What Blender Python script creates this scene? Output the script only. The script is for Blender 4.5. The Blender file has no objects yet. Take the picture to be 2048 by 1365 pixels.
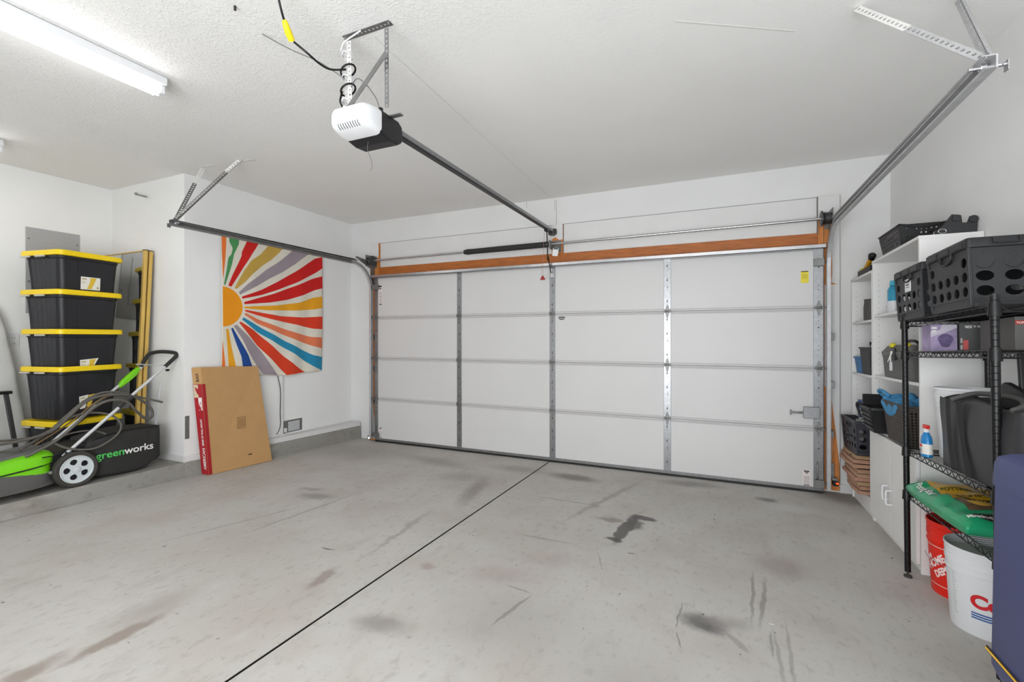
import bpy, bmesh, math, random
from mathutils import Matrix, Vector, noise
random.seed(4)
C = bpy.context.scene.collection
R = math.radians
# ---------------------------------------------------------------- camera
F, CY, YAW, H, D, SL = 924.39, 675.31, 0.4225, 1.3738, 4.8268, 0.0168
cam = bpy.data.cameras.new('camera'); camo = bpy.data.objects.new('camera', cam); C.objects.link(camo)
cam.sensor_width = 36.0; cam.lens = F / 2048 * 36.0; cam.shift_y = -(682.5 - CY) / 2048
cam.clip_start = 0.02; cam.clip_end = 100
camo.location = (0, 0, H); camo.rotation_euler = (R(90), 0, YAW)
bpy.context.scene.camera = camo
# ---------------------------------------------------------------- world, exposure
w = bpy.data.worlds.new('world'); bpy.context.scene.world = w; w.use_nodes = True
w.node_tree.nodes['Background'].inputs[0].default_value = (0.9, 0.95, 1, 1)
w.node_tree.nodes['Background'].inputs[1].default_value = 0.3
vs = bpy.context.scene.view_settings
vs.view_transform = 'Standard'; vs.look = 'None'; vs.gamma = 1.0; vs.exposure = -0.25; vs.use_curve_mapping = False
TUBE = 15.0       # emission of the lit fluorescent tubes
WL, WR, WY, ZC, XF, YB, YK = -4.66, 1.33, 4.93, 2.941, -5.9, 2.74, -2.0
STEP = 0.18

def fz(y): return SL * (D - y)
def U(px, py, ax, v):
    """where the sight line through a photograph point meets a known plane of the room"""
    r = (px - 1024) / F; u = -(py - CY) / F; c, s = math.cos(YAW), math.sin(YAW)
    d = Vector((r * c - s, r * s + c, u)); o = Vector((0, 0, H))
    if ax == 'f': t = (SL * D + v - H) / (d.z + SL * d.y)
    else:
        i = 'xyz'.index(ax); t = (v - o[i]) / d[i]
    return o + t * d

wl = bpy.data.lights.new('rear_fill_light', 'AREA'); wl.shape = 'RECTANGLE'; wl.size = 3.4; wl.size_y = 2.0; wl.energy = 230; wl.color = (.93, .965, 1)  # added fill light behind the camera, there is no window here
wlo = bpy.data.objects.new('rear_fill_light', wl); C.objects.link(wlo); wlo.location = (-.5, YK + .2, 1.15); wlo.rotation_euler = (R(104), 0, 0)

# ---------------------------------------------------------------- materials
def lin(c):
    return tuple(((x / 255) / 12.92 if x <= 10 else (((x / 255) + .055) / 1.055) ** 2.4) for x in c) + (1.0,)
def M(name, col, rough=.6, metal=0., bump=0., bscale=200., var=0., vscale=6., spec=.5, emit=None, estr=0., stretch=None):
    m = bpy.data.materials.new(name); m.use_nodes = True; nt = m.node_tree; b = nt.nodes['Principled BSDF']
    b.inputs['Base Color'].default_value = lin(col); b.inputs['Roughness'].default_value = rough
    b.inputs['Metallic'].default_value = metal; b.inputs['Specular IOR Level'].default_value = spec
    tc = nt.nodes.new('ShaderNodeTexCoord'); mp = nt.nodes.new('ShaderNodeMapping'); nt.links.new(tc.outputs['Object'], mp.inputs[0])
    if stretch: mp.inputs['Scale'].default_value = stretch
    n = nt.nodes.new('ShaderNodeTexNoise'); n.inputs['Scale'].default_value = vscale; n.inputs['Detail'].default_value = 4
    nt.links.new(mp.outputs[0], n.inputs['Vector'])
    v = max(var, .02)
    mr = nt.nodes.new('ShaderNodeMapRange'); mr.inputs[1].default_value = .3; mr.inputs[2].default_value = .7
    mr.inputs[3].default_value = 1 - v; mr.inputs[4].default_value = 1 + v; nt.links.new(n.outputs[0], mr.inputs[0])
    mx = nt.nodes.new('ShaderNodeMix'); mx.data_type = 'RGBA'; mx.blend_type = 'MULTIPLY'; mx.inputs[0].default_value = 1
    mx.inputs[6].default_value = lin(col); nt.links.new(mr.outputs[0], mx.inputs[7]); nt.links.new(mx.outputs[2], b.inputs['Base Color'])
    if bump:
        n2 = nt.nodes.new('ShaderNodeTexNoise'); n2.inputs['Scale'].default_value = bscale; n2.inputs['Detail'].default_value = 3
        nt.links.new(mp.outputs[0], n2.inputs['Vector'])
        bp = nt.nodes.new('ShaderNodeBump'); bp.inputs['Strength'].default_value = bump; bp.inputs['Distance'].default_value = .002
        nt.links.new(n2.outputs[0], bp.inputs['Height']); nt.links.new(bp.outputs[0], b.inputs['Normal'])
    if emit: b.inputs['Emission Color'].default_value = lin(emit); b.inputs['Emission Strength'].default_value = estr
    return m
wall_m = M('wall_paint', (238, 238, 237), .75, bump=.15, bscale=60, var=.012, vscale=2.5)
trim_m = M('trim_paint', (220, 219, 218), .6, bump=.1, bscale=90)
line_m = M('gap_grey', (120, 118, 114), .9)
door_m = M('door_panel_white', (209, 208, 207), .45, bump=.05, bscale=150, var=.012, vscale=1.5)
lip_m = M('door_joint_vinyl', (196, 192, 192), .5)
galv = M('galvanised_steel', (150, 151, 153), .34, .85, bump=.08, bscale=300, var=.1, vscale=30)
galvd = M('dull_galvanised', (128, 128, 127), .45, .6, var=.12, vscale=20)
steel = M('bright_steel', (190, 190, 192), .25, .9, var=.06, vscale=15)
dsteel = M('dark_steel', (70, 70, 70), .4, .6)
blackp = M('black_plastic', (28, 28, 30), .45, spec=.4, bump=.05, bscale=300)
blackm = M('black_metal', (22, 22, 23), .35, .3)
blackf = M('black_fabric', (44, 43, 42), .85, bump=.4, bscale=500, var=.1, vscale=8)
greyp = M('grey_plastic', (98, 98, 98), .5)
whitep = M('white_plastic', (226, 227, 229), .35)
white_m = M('laminate_white', (232, 231, 229), .42, var=.01)
crate_m = M('crate_plastic', (38, 38, 40), .45, spec=.35, bump=.06, bscale=200)
tote_m = M('tote_plastic', (34, 34, 39), .42, spec=.4, bump=.05, bscale=150, var=.05)
yellow = M('yellow_lid', (250, 215, 8), .35)
wood = M('stained_wood', (172, 98, 38), .55, bump=.15, bscale=60, var=.22, vscale=7, stretch=(1, 8, 8))
woodv = M('stained_wood_upright', (206, 130, 62), .55, bump=.15, bscale=60, var=.22, vscale=7, stretch=(8, 8, 1))
card = M('cardboard', (190, 148, 98), .85, bump=.1, bscale=80, var=.03, vscale=12)
redp = M('red_print', (165, 22, 34), .5, var=.05)
ink = M('dark_ink', (45, 38, 34), .8)
whiteink = M('white_ink', (235, 234, 230), .6)
gold = M('gold_frame', (214, 178, 96), .35, .35, var=.05)
rubber = M('rubber', (62, 60, 56), .8, bump=.2, bscale=200)
green = M('mower_green', (122, 212, 22), .3)
skirt = M('mower_grey_deck', (92, 90, 88), .35)
lgrey = M('light_grey_plastic', (205, 212, 214), .45)
silver = M('silver_tube', (208, 210, 212), .35, .3)
hose_m = M('grey_hose', (92, 88, 82), .6, var=.1, vscale=12)
hose2_m = M('tan_cord', (140, 112, 72), .6)
blue_bin = M('navy_plastic', (62, 68, 108), .5, bump=.08, bscale=120, var=.03)
redbuck = M('red_bucket_plastic', (226, 32, 12), .4)
paper = M('brown_paper', (176, 140, 118), .85, var=.1, vscale=10)
mirror_m = M('mirror_glass', (225, 228, 228), .02, 1.0)

def glass_dummy(): pass
# ceiling with knock-down texture that is coarse near the openers and smooth towards the door
def ceiling_mat():
    m = M('ceiling_paint', (240, 239, 237), .85, var=.012, vscale=1.2); nt = m.node_tree; b = nt.nodes['Principled BSDF']
    tc = nt.nodes.new('ShaderNodeTexCoord'); L = nt.links.new
    n = nt.nodes.new('ShaderNodeTexNoise'); n.inputs['Scale'].default_value = 34; n.inputs['Detail'].default_value = 2.5; n.inputs['Distortion'].default_value = 1.6
    L(tc.outputs['Object'], n.inputs['Vector'])
    cr = nt.nodes.new('ShaderNodeMapRange'); cr.inputs[1].default_value = .5; cr.inputs[2].default_value = .6; cr.interpolation_type = 'SMOOTHSTEP'
    L(n.outputs[0], cr.inputs[0])
    sp = nt.nodes.new('ShaderNodeSeparateXYZ'); L(tc.outputs['Object'], sp.inputs[0])
    a = nt.nodes.new('ShaderNodeMath'); a.operation = 'MULTIPLY_ADD'; a.inputs[1].default_value = .28; L(sp.outputs[0], a.inputs[0]); L(sp.outputs[1], a.inputs[2])
    n3 = nt.nodes.new('ShaderNodeTexNoise'); n3.inputs['Scale'].default_value = 1.3; L(tc.outputs['Object'], n3.inputs['Vector'])
    a2 = nt.nodes.new('ShaderNodeMath'); a2.operation = 'MULTIPLY_ADD'; a2.inputs[1].default_value = 1.2; L(n3.outputs[0], a2.inputs[0]); L(a.outputs[0], a2.inputs[2])
    mk = nt.nodes.new('ShaderNodeMapRange'); mk.inputs[1].default_value = 1.75; mk.inputs[2].default_value = 2.75; mk.inputs[3].default_value = 1; mk.inputs[4].default_value = .1
    L(a2.outputs[0], mk.inputs[0])
    mu = nt.nodes.new('ShaderNodeMath'); mu.operation = 'MULTIPLY'; L(cr.outputs[0], mu.inputs[0]); L(mk.outputs[0], mu.inputs[1])
    bp = nt.nodes.new('ShaderNodeBump'); bp.inputs['Strength'].default_value = .45; bp.inputs['Distance'].default_value = .0035
    L(mu.outputs[0], bp.inputs['Height']); L(bp.outputs[0], b.inputs['Normal'])
    return m
# concrete with stains that have a shape of their own
def concrete(name, stains, base=(196, 193, 188)):
    m = bpy.data.materials.new(name); m.use_nodes = True; nt = m.node_tree; b = nt.nodes['Principled BSDF']; L = nt.links.new
    tc = nt.nodes.new('ShaderNodeTexCoord'); mp = nt.nodes.new('ShaderNodeMapping'); L(tc.outputs['Object'], mp.inputs[0])
    def nz(sc, det=5, stretch=None, dist=0.):
        n = nt.nodes.new('ShaderNodeTexNoise'); n.inputs['Scale'].default_value = sc; n.inputs['Detail'].default_value = det
        n.inputs['Distortion'].default_value = dist
        if stretch:
            q = nt.nodes.new('ShaderNodeMapping'); q.inputs['Scale'].default_value = stretch; L(tc.outputs['Object'], q.inputs[0]); L(q.outputs[0], n.inputs['Vector'])
        else: L(tc.outputs['Object'], n.inputs['Vector'])
        return n.outputs[0]
    def rng(src, a, b_, c, d, smooth=False):
        r = nt.nodes.new('ShaderNodeMapRange'); r.inputs[1].default_value = a; r.inputs[2].default_value = b_; r.inputs[3].default_value = c; r.inputs[4].default_value = d
        if smooth: r.interpolation_type = 'SMOOTHSTEP'
        L(src, r.inputs[0]); return r.outputs[0]
    def mix(fac, c1, c2, mode='MIX'):
        x = nt.nodes.new('ShaderNodeMix'); x.data_type = 'RGBA'; x.blend_type = mode
        if isinstance(fac, float): x.inputs[0].default_value = fac
        else: L(fac, x.inputs[0])
        for i, c in ((6, c1), (7, c2)):
            if isinstance(c, tuple): x.inputs[i].default_value = c
            else: L(c, x.inputs[i])
        return x.outputs[2]
    col = mix(rng(nz(.9, 4), .35, .65, 0, 1), lin(base), lin((base[0] - 9, base[1] - 9, base[2] - 10)))
    col = mix(rng(nz(2.2, 8), .46, .70, 0, .55), col, lin((base[0] - 20, base[1] - 26, base[2] - 30)))
    col = mix(rng(nz(7, 8, (1.3, .6, 1), .3), .54, .74, 0, .3, True), col, lin((base[0] - 34, base[1] - 35, base[2] - 36)))
    col = mix(rng(nz(22, 8, (1.3, .8, 1), .2), .54, .72, 0, .36, True), col, lin((base[0] - 46, base[1] - 48, base[2] - 50)))
    col = mix(rng(nz(60, 3), .6, .8, 0, .3, True), col, lin((110, 106, 100)))
    col = mix(rng(nz(5, 5, (1.3, .6, 1)), .56, .78, 0, .5, True), col, lin((198, 196, 192)))
    sp = nt.nodes.new('ShaderNodeSeparateXYZ')
    wob = nt.nodes.new('ShaderNodeTexNoise'); wob.inputs['Scale'].default_value = 13; wob.inputs['Detail'].default_value = 4; L(tc.outputs['Object'], wob.inputs['Vector'])
    sub = nt.nodes.new('ShaderNodeVectorMath'); sub.operation = 'SUBTRACT'; L(wob.outputs['Color'], sub.inputs[0]); sub.inputs[1].default_value = (.5, .5, .5)
    sc = nt.nodes.new('ShaderNodeVectorMath'); sc.operation = 'SCALE'; L(sub.outputs[0], sc.inputs[0]); sc.inputs['Scale'].default_value = .085
    ad = nt.nodes.new('ShaderNodeVectorMath'); ad.operation = 'ADD'; L(tc.outputs['Object'], ad.inputs[0]); L(sc.outputs[0], ad.inputs[1])
    sc2 = nt.nodes.new('ShaderNodeVectorMath'); sc2.operation = 'SCALE'; L(sub.outputs[0], sc2.inputs[0]); sc2.inputs['Scale'].default_value = .028
    ad2 = nt.nodes.new('ShaderNodeVectorMath'); ad2.operation = 'ADD'; L(tc.outputs['Object'], ad2.inputs[0]); L(sc2.outputs[0], ad2.inputs[1])
    for (cx, cy, rx, ry, ang, colr, st, soft) in stains:
        q = nt.nodes.new('ShaderNodeMapping'); q.vector_type = 'TEXTURE'
        q.inputs['Location'].default_value = (cx, cy, 0); q.inputs['Rotation'].default_value = (0, 0, ang); q.inputs['Scale'].default_value = (rx, ry, 50)
        L(ad.outputs[0] if rx > .021 else ad2.outputs[0], q.inputs[0])
        ln = nt.nodes.new('ShaderNodeVectorMath'); ln.operation = 'LENGTH'; L(q.outputs[0], ln.inputs[0])
        f = rng(ln.outputs['Value'], max(0, 1 - soft), 1 + soft * .25, st, 0, True)
        col = mix(f, col, lin(colr))
    for sc_, rad, cc in ((4.5, .035, (236, 235, 230)), (6.0, .05, (84, 80, 74)), (13.0, .07, (112, 106, 100))):
        vo = nt.nodes.new('ShaderNodeTexVoronoi'); vo.inputs['Scale'].default_value = sc_; L(ad.outputs[0], vo.inputs['Vector'])
        sp_ = nt.nodes.new('ShaderNodeSeparateColor'); L(vo.outputs['Color'], sp_.inputs[0])
        on = rng(sp_.outputs[0], .55, .56, 0, 1); f1 = rng(vo.outputs['Distance'], rad * .6, rad, .9, 0)
        mu = nt.nodes.new('ShaderNodeMath'); mu.operation = 'MULTIPLY'; L(on, mu.inputs[0]); L(f1, mu.inputs[1]); col = mix(mu.outputs[0], col, lin(cc))
    L(col, b.inputs['Base Color']); b.inputs['Roughness'].default_value = .72; b.inputs['Specular IOR Level'].default_value = .3
    bp = nt.nodes.new('ShaderNodeBump'); bp.inputs['Strength'].default_value = .2; bp.inputs['Distance'].default_value = .003
    L(nz(40, 6), bp.inputs['Height']); L(bp.outputs[0], b.inputs['Normal'])
    return m

# ---------------------------------------------------------------- mesh builder
class MB:
    def __init__(s, org=(0, 0, 0), M=None): s.v = []; s.f = []; s.mi = []; s.cur = 0; s.org = Vector(org); s.M = M
    def add(s, vs, fs, M=None):
        k = len(s.v)
        for p in vs:
            p = Vector(p)
            if M is not None: p = M @ p
            if s.M is not None: p = s.M @ p
            s.v.append(p - s.org)
        for f in fs: s.f.append([i + k for i in f]); s.mi.append(s.cur)
        return s
    def box(s, x0, x1, y0, y1, z0, z1, M=None):
        return s.hexa([(x0, y0, z0), (x1, y0, z0), (x1, y1, z0), (x0, y1, z0), (x0, y0, z1), (x1, y0, z1), (x1, y1, z1), (x0, y1, z1)], M)
    def hexa(s, v, M=None):
        return s.add(v, [(3, 2, 1, 0), (4, 5, 6, 7), (0, 1, 5, 4), (1, 2, 6, 5), (2, 3, 7, 6), (3, 0, 4, 7)], M)
    def bar(s, p, q, w, h, up=(0, 0, 1)):
        p, q = Vector(p), Vector(q); d = (q - p).normalized(); up = Vector(up)
        a = d.cross(up)
        if a.length < 1e-4: a = d.cross(Vector((1, 0, 0)))
        a.normalize(); b = a.cross(d).normalized(); a *= w / 2; b *= h / 2
        return s.hexa([p - a - b, p + a - b, p + a + b, p - a + b, q - a - b, q + a - b, q + a + b, q - a + b])
    def tube(s, pts, r, n=10, closed=False, caps=True):
        pts = [Vector(p) for p in pts]; N = len(pts); rr = r if isinstance(r, (list, tuple)) else [r] * N
        ref = None; vs = []; fs = []
        for i, p in enumerate(pts):
            if closed: t = (pts[(i + 1) % N] - pts[i - 1])
            else: t = (pts[min(i + 1, N - 1)] - pts[max(i - 1, 0)])
            t.normalize()
            if ref is None: ref = t.orthogonal().normalized()
            else:
                ref = ref - t * ref.dot(t)
                if ref.length < 1e-5: ref = t.orthogonal()
                ref.normalize()
            b = t.cross(ref)
            for k in range(n):
                a = 2 * math.pi * k / n; vs.append(p + (ref * math.cos(a) + b * math.sin(a)) * rr[i])
        for i in range(N if closed else N - 1):
            for k in range(n):
                j = (i + 1) % N; fs.append((i * n + k, i * n + (k + 1) % n, j * n + (k + 1) % n, j * n + k))
        if caps and not closed: fs += [tuple(range(n - 1, -1, -1)), tuple(range((N - 1) * n, N * n))]
        return s.add(vs, fs)
    def cyl(s, p, q, r0, r1=None, n=20): return s.tube([p, q], [r0, r0 if r1 is None else r1], n)
    def prism(s, poly, d0, d1, M=None):
        n = len(poly); vs = [(x, y, d0) for x, y in poly] + [(x, y, d1) for x, y in poly]
        fs = [tuple(range(n - 1, -1, -1)), tuple(range(n, 2 * n))] + [(i, (i + 1) % n, n + (i + 1) % n, n + i) for i in range(n)]
        return s.add(vs, fs, M)
    def lathe(s, prof, n=32, M=None, cap0=True, cap1=True):
        vs = []; fs = []
        for r, z in prof:
            for k in range(n): a = 2 * math.pi * k / n; vs.append((r * math.cos(a), r * math.sin(a), z))
        for i in range(len(prof) - 1):
            for k in range(n): fs.append((i * n + k, i * n + (k + 1) % n, (i + 1) * n + (k + 1) % n, (i + 1) * n + k))
        if cap0: fs.append(tuple(range(n - 1, -1, -1)))
        if cap1: fs.append(tuple(range((len(prof) - 1) * n, len(prof) * n)))
        return s.add(vs, fs, M)
    def loft(s, rings, caps=True, closed=True):
        n = len(rings[0]); vs = [p for r in rings for p in r]; fs = []
        for i in range(len(rings) - 1):
            for k in range(n if closed else n - 1): fs.append((i * n + k, i * n + (k + 1) % n, (i + 1) * n + (k + 1) % n, (i + 1) * n + k))
        if caps and closed: fs += [tuple(range(n - 1, -1, -1)), tuple(range((len(rings) - 1) * n, len(rings) * n))]
        return s.add(vs, fs)
    def grid(s, fn, nu, nv):
        vs = [fn(i / nu, j / nv) for j in range(nv + 1) for i in range(nu + 1)]
        fs = [(j * (nu + 1) + i, j * (nu + 1) + i + 1, (j + 1) * (nu + 1) + i + 1, (j + 1) * (nu + 1) + i) for j in range(nv) for i in range(nu)]
        return s.add(vs, fs)
    def perf(s, quad, nu, nv, hole, t, ru, rv, n=16):
        """plate spanned by quad (four corners) cut into nu x nv cells; hole(i,j) tells if a cell has an elliptical hole of ru, rv of the cell"""
        A, B, Cc, Dd = [Vector(p) for p in quad]; nn = (B - A).cross(Dd - A).normalized() * t
        def P(u, v, wv): return (A * (1 - u) * (1 - v) + B * u * (1 - v) + Cc * u * v + Dd * (1 - u) * v) + nn * wv
        for i in range(nu):
            for j in range(nv):
                u0, u1, v0, v1 = i / nu, (i + 1) / nu, j / nv, (j + 1) / nv
                if not hole(i, j):
                    s.hexa([P(u0, v0, 0), P(u1, v0, 0), P(u1, v1, 0), P(u0, v1, 0), P(u0, v0, 1), P(u1, v0, 1), P(u1, v1, 1), P(u0, v1, 1)]); continue
                O = []; I = []
                for k in range(n):
                    a = 2 * math.pi * (k + .5) / n + math.pi / n * (1 if n == 16 else 1); c_, s_ = math.cos(a), math.sin(a); m = max(abs(c_), abs(s_))
                    ou, ov = c_ / m, s_ / m
                    O.append(((u0 + u1) / 2 + ou * (u1 - u0) / 2, (v0 + v1) / 2 + ov * (v1 - v0) / 2)); I.append(((u0 + u1) / 2 + c_ * ru * (u1 - u0), (v0 + v1) / 2 + s_ * rv * (v1 - v0)))
                vs = [P(*o, 0) for o in O] + [P(*o, 0) for o in I] + [P(*o, 1) for o in O] + [P(*o, 1) for o in I]; fs = []
                for k in range(n):
                    q = (k + 1) % n; fs += [(q, k, n + k, n + q), (2 * n + k, 2 * n + q, 3 * n + q, 3 * n + k), (n + q, n + k, 3 * n + k, 3 * n + q)]
                s.add(vs, fs)
        return s
    def build(s, name, mat, parent=None, bevel=0, smooth=False, sub=0, seg=2, label=None):
        me = bpy.data.meshes.new(name); me.from_pydata([tuple(p) for p in s.v], [], s.f)
        mats = mat if isinstance(mat, (list, tuple)) else [mat]
        for m in mats: me.materials.append(m)
        if len(mats) > 1:
            for p, i in zip(me.polygons, s.mi): p.material_index = i
        bm = bmesh.new(); bm.from_mesh(me); bmesh.ops.recalc_face_normals(bm, faces=bm.faces); bm.to_mesh(me); bm.free()
        o = bpy.data.objects.new(name, me); C.objects.link(o)
        if parent is not None: o.parent = parent
        else: o.location = s.org
        if smooth:
            for p in me.polygons: p.use_smooth = True
        if bevel:
            b = o.modifiers.new('bevel', 'BEVEL'); b.width = bevel; b.segments = seg; b.limit_method = 'ANGLE'; b.angle_limit = R(35)
            if smooth == 'auto': pass
        if sub: q = o.modifiers.new('sub', 'SUBSURF'); q.levels = sub; q.render_levels = sub
        if smooth == 'auto':
            bm = bmesh.new(); bm.from_mesh(me)
            for e in bm.edges:
                if len(e.link_faces) == 2 and e.calc_face_angle(0) > R(38): e.smooth = False
            bm.to_mesh(me); bm.free()
        if label: o['label'] = label
        return o
def root(name, loc, label, cat, group=None, rz=0., tilt=False):
    o = bpy.data.objects.new(name, None); C.objects.link(o); o.location = loc; o.empty_display_size = .1
    o.rotation_euler = (-math.atan(SL) if tilt else 0, 0, rz); tag(o, label, cat, group); return o
def tag(o, label, cat, group=None, kind=None):
    if label: o['label'] = label
    if cat: o['category'] = cat
    if group: o['group'] = group
    if kind: o['kind'] = kind
    return o
def struct(o): o['kind'] = 'structure'; return o
def dup(o, name=None):
    r = o.copy(); C.objects.link(r)
    for ch in [c for c in bpy.data.objects if c.parent == o]:
        c = ch.copy(); C.objects.link(c); c.parent = r
        for g in [k for k in bpy.data.objects if k.parent == ch]:
            d = g.copy(); C.objects.link(d); d.parent = c
    return r
def text(name, s, size, mat, parent, Mx, ext=.0004, bold=0., xs=1., align='LEFT', cuts=0):
    cu = bpy.data.curves.new('lettering', 'FONT'); cu.body = s; cu.size = size; cu.extrude = ext; cu.offset = bold; cu.align_x = align
    o = bpy.data.objects.new('lettering', cu); C.objects.link(o)
    dg = bpy.context.evaluated_depsgraph_get(); dg.update(); me = bpy.data.meshes.new_from_object(o.evaluated_get(dg))
    C.objects.unlink(o); bpy.data.objects.remove(o); bpy.data.curves.remove(cu)
    me.materials.clear(); me.materials.append(mat); me.transform(Mx @ Matrix.Diagonal((xs, 1, 1, 1)))
    if cuts:
        bm = bmesh.new(); bm.from_mesh(me); bmesh.ops.triangulate(bm, faces=bm.faces); bmesh.ops.subdivide_edges(bm, edges=bm.edges, cuts=cuts, use_grid_fill=True); bm.to_mesh(me); bm.free()
    t = bpy.data.objects.new(name, me); C.objects.link(t); t.parent = parent; return t
def frame(o, x, y):
    """matrix from origin, x axis, y axis"""
    x = Vector(x).normalized(); z = x.cross(Vector(y)).normalized(); y = z.cross(x)
    m = Matrix((x, y, z)).transposed().to_4x4(); m.translation = Vector(o); return m
def smooth_path(pts, n=6, closed=False):
    pts = [Vector(p) for p in pts]; N = len(pts); out = []
    rng = range(N) if closed else range(N - 1)
    for i in rng:
        if closed: a, b, c, d = pts[i - 1], pts[i], pts[(i + 1) % N], pts[(i + 2) % N]
        else: a, b, c, d = pts[max(i - 1, 0)], pts[i], pts[i + 1], pts[min(i + 2, N - 1)]
        for k in range(n):
            t = k / n; out.append(.5 * ((2 * b) + (c - a) * t + (2 * a - 5 * b + 4 * c - d) * t * t + (3 * b - a - 3 * c + d) * t ** 3))
    if not closed: out.append(pts[-1])
    return out
def rrect(cx, cy, hx, hy, r, n=5):
    p = []
    for sx, sy, a0 in ((1, 1, 0), (-1, 1, 90), (-1, -1, 180), (1, -1, 270)):
        for k in range(n + 1):
            a = R(a0 + 90 * k / n); p.append((cx + sx * (hx - r) + r * math.cos(a), cy + sy * (hy - r) + r * math.sin(a)))
    return p

# ================================================================ THE ROOM
WT = .14
cb = (WL, WY)
dk, rd, br, lt = (92, 90, 88), (150, 122, 112), (140, 124, 104), (206, 204, 202)
stains = [(-1.30, 4.35, .30, .13, -.1, (118, 110, 103), .75, .7), (-.25, 4.62, .35, .13, .1, (128, 122, 118), .6, .8), (.36, 4.42, .10, .08, 0, (104, 100, 97), .7, .7),
 (.52, 4.28, .2, .14, .2, (205, 203, 200), .7, .8), (-.605, 3.31, .05, .31, -.08, (100, 97, 94), .92, .3), (-.52, 3.55, .125, .055, -.1, (100, 97, 94), .92, .35), (-.56, 3.40, .08, .10, .1, (102, 99, 96), .85, .5),
 (-.64, 3.08, .075, .04, 0, (94, 92, 89), .92, .3), (-.74, 3.42, .11, .05, 0, (140, 132, 122), .7, .5), (-.86, 3.9, .035, .75, -.28, (142, 136, 130), .5, .6), (-.07, 2.33, .12, .085, -.3, (70, 69, 68), .9, .8),
 (.0, 2.37, .17, .07, .3, (150, 146, 142), .7, .9), (.155, 2.7, .011, .33, -.07, (118, 114, 104), .55, .6), (.20, 2.66, .014, .30, -.12, (116, 112, 102), .55, .6),
 (.225, 2.2, .012, .25, .02, (120, 116, 106), .42, .7), (.27, 2.24, .01, .32, -.05, (120, 116, 106), .42, .7), (.33, 3.12, .17, .18, .4, (158, 146, 140), .6, .7),
 (-1.1, 2.35, .34, .14, .3, (164, 148, 142), .42, .9), (-.95, 2.62, .24, .12, .5, (164, 148, 142), .4, .9), (-1.42, 1.7, .18, .09, .2, (128, 122, 116), .6, .8), (-1.55, 2.25, .06, .05, .1, (158, 138, 132), .6, .6),
 (-2.40, 1.13, .05, .24, .03, (140, 126, 116), .75, .6), (-2.46, .84, .06, .2, .12, (138, 124, 114), .7, .7), (-2.5, 1.35, .12, .3, .0, (158, 150, 142), .5, .9), (-3.1, 2.88, .2, .09, .2, (130, 126, 121), .6, .8), (-3.3, 3.0, .15, .06, .2, (136, 124, 118), .5, .8),
 (-1.98, 3.6, .10, .5, .22, (134, 127, 118), .6, .8), (-2.0, 2.6, .03, .5, .10, (140, 134, 122), .5, .7), (-2.3, 3.9, .3, .2, .3, (140, 134, 128), .45, .9), (-2.9, 4.3, .6, .16, -.2, (140, 136, 132), .5, .9),
 (-1.9, 4.4, .4, .16, .0, (140, 132, 126), .5, .9), (-.9, 1.95, .5, .4, 0, (150, 146, 140), .4, .9), (-3.9, 4.3, .7, .5, 0, (148, 143, 139), .5, .9), (-2.0, 1.9, .05, .14, .1, (134, 116, 108), .6, .6),
 (-.35, 1.7, .3, .4, 0, (152, 149, 144), .4, .9), (1.1, 4.75, .4, .22, 0, (110, 106, 100), .6, .6)]
def line_stain(p, q, w, col, st):
    a, b_ = U(p[0], p[1], 'f', 0), U(q[0], q[1], 'f', 0); m_ = (a + b_) / 2; d = b_ - a
    stains.append((m_.x, m_.y, w, math.hypot(d.x, d.y) / 2, math.atan2(-d.x, d.y), col, st, .35))
for p, q, w_, c_, s_ in (((1051, 990), (1234, 1018), .009, (132, 127, 121), .55), ((1033, 1068), (1152, 1090), .012, (138, 133, 127), .5), ((1010, 1170), (1066, 1188), .009, (132, 127, 122), .5), ((1066, 1188), (978, 1255), .012, (128, 123, 118), .6),
  ((1365, 1205), (1350, 1262), .005, (120, 116, 110), .6), ((1350, 1262), (1362, 1300), .005, (120, 116, 110), .6), ((1196, 1104), (1203, 1140), .005, (122, 118, 112), .5), ((1450, 1265), (1500, 1310), .018, (138, 134, 128), .5),
  ((640, 1096), (672, 1101), .008, (84, 82, 74), .8), ((1252, 1106), (1270, 1109), .008, (104, 98, 84), .8), ((1540, 1262), (1545, 1320), .007, (126, 122, 114), .5), ((470, 1075), (720, 985), .02, (152, 148, 142), .5), ((300, 1090), (620, 1010), .014, (146, 142, 136), .45)):
    line_stain(p, q, w_, c_, s_)
conc = concrete('floor_concrete', stains)
curbm = concrete('curb_concrete', [], (158, 156, 150))
# floor: two slabs that fall gently to the door, a sawn joint between them
XJ = -1.716
fl = MB()
def slab(x0, x1, zo=0):
    y0, y1 = YK, WY + .5
    fl.hexa([(x0, y0, fz(y0) - .12), (x1, y0, fz(y0) - .12), (x1, y1, fz(y1) - .12), (x0, y1, fz(y1) - .12), (x0, y0, fz(y0) + zo), (x1, y0, fz(y0) + zo), (x1, y1, fz(y1) + zo), (x0, y1, fz(y1) + zo)])
slab(XF - .1, XJ - .0075); slab(XJ + .0075, WR + .3)
slab(XJ - .0075, XJ + .0075, -.02)
struct(fl.build('floor', conc))
b = MB(); b.hexa([(XJ - .0075, YK, fz(YK) - .021), (XJ + .0075, YK, fz(YK) - .021), (XJ + .0075, 4.8, fz(4.8) - .021), (XJ - .0075, 4.8, fz(4.8) - .021), (XJ - .0075, YK, fz(YK) - .0025), (XJ + .0075, YK, fz(YK) - .0025), (XJ + .0075, 4.8, fz(4.8) - .0025), (XJ - .0075, 4.8, fz(4.8) - .0025)])
struct(b.build('trim_13', M('joint_filler', (16, 15, 14), .95, spec=.1)))
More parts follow.
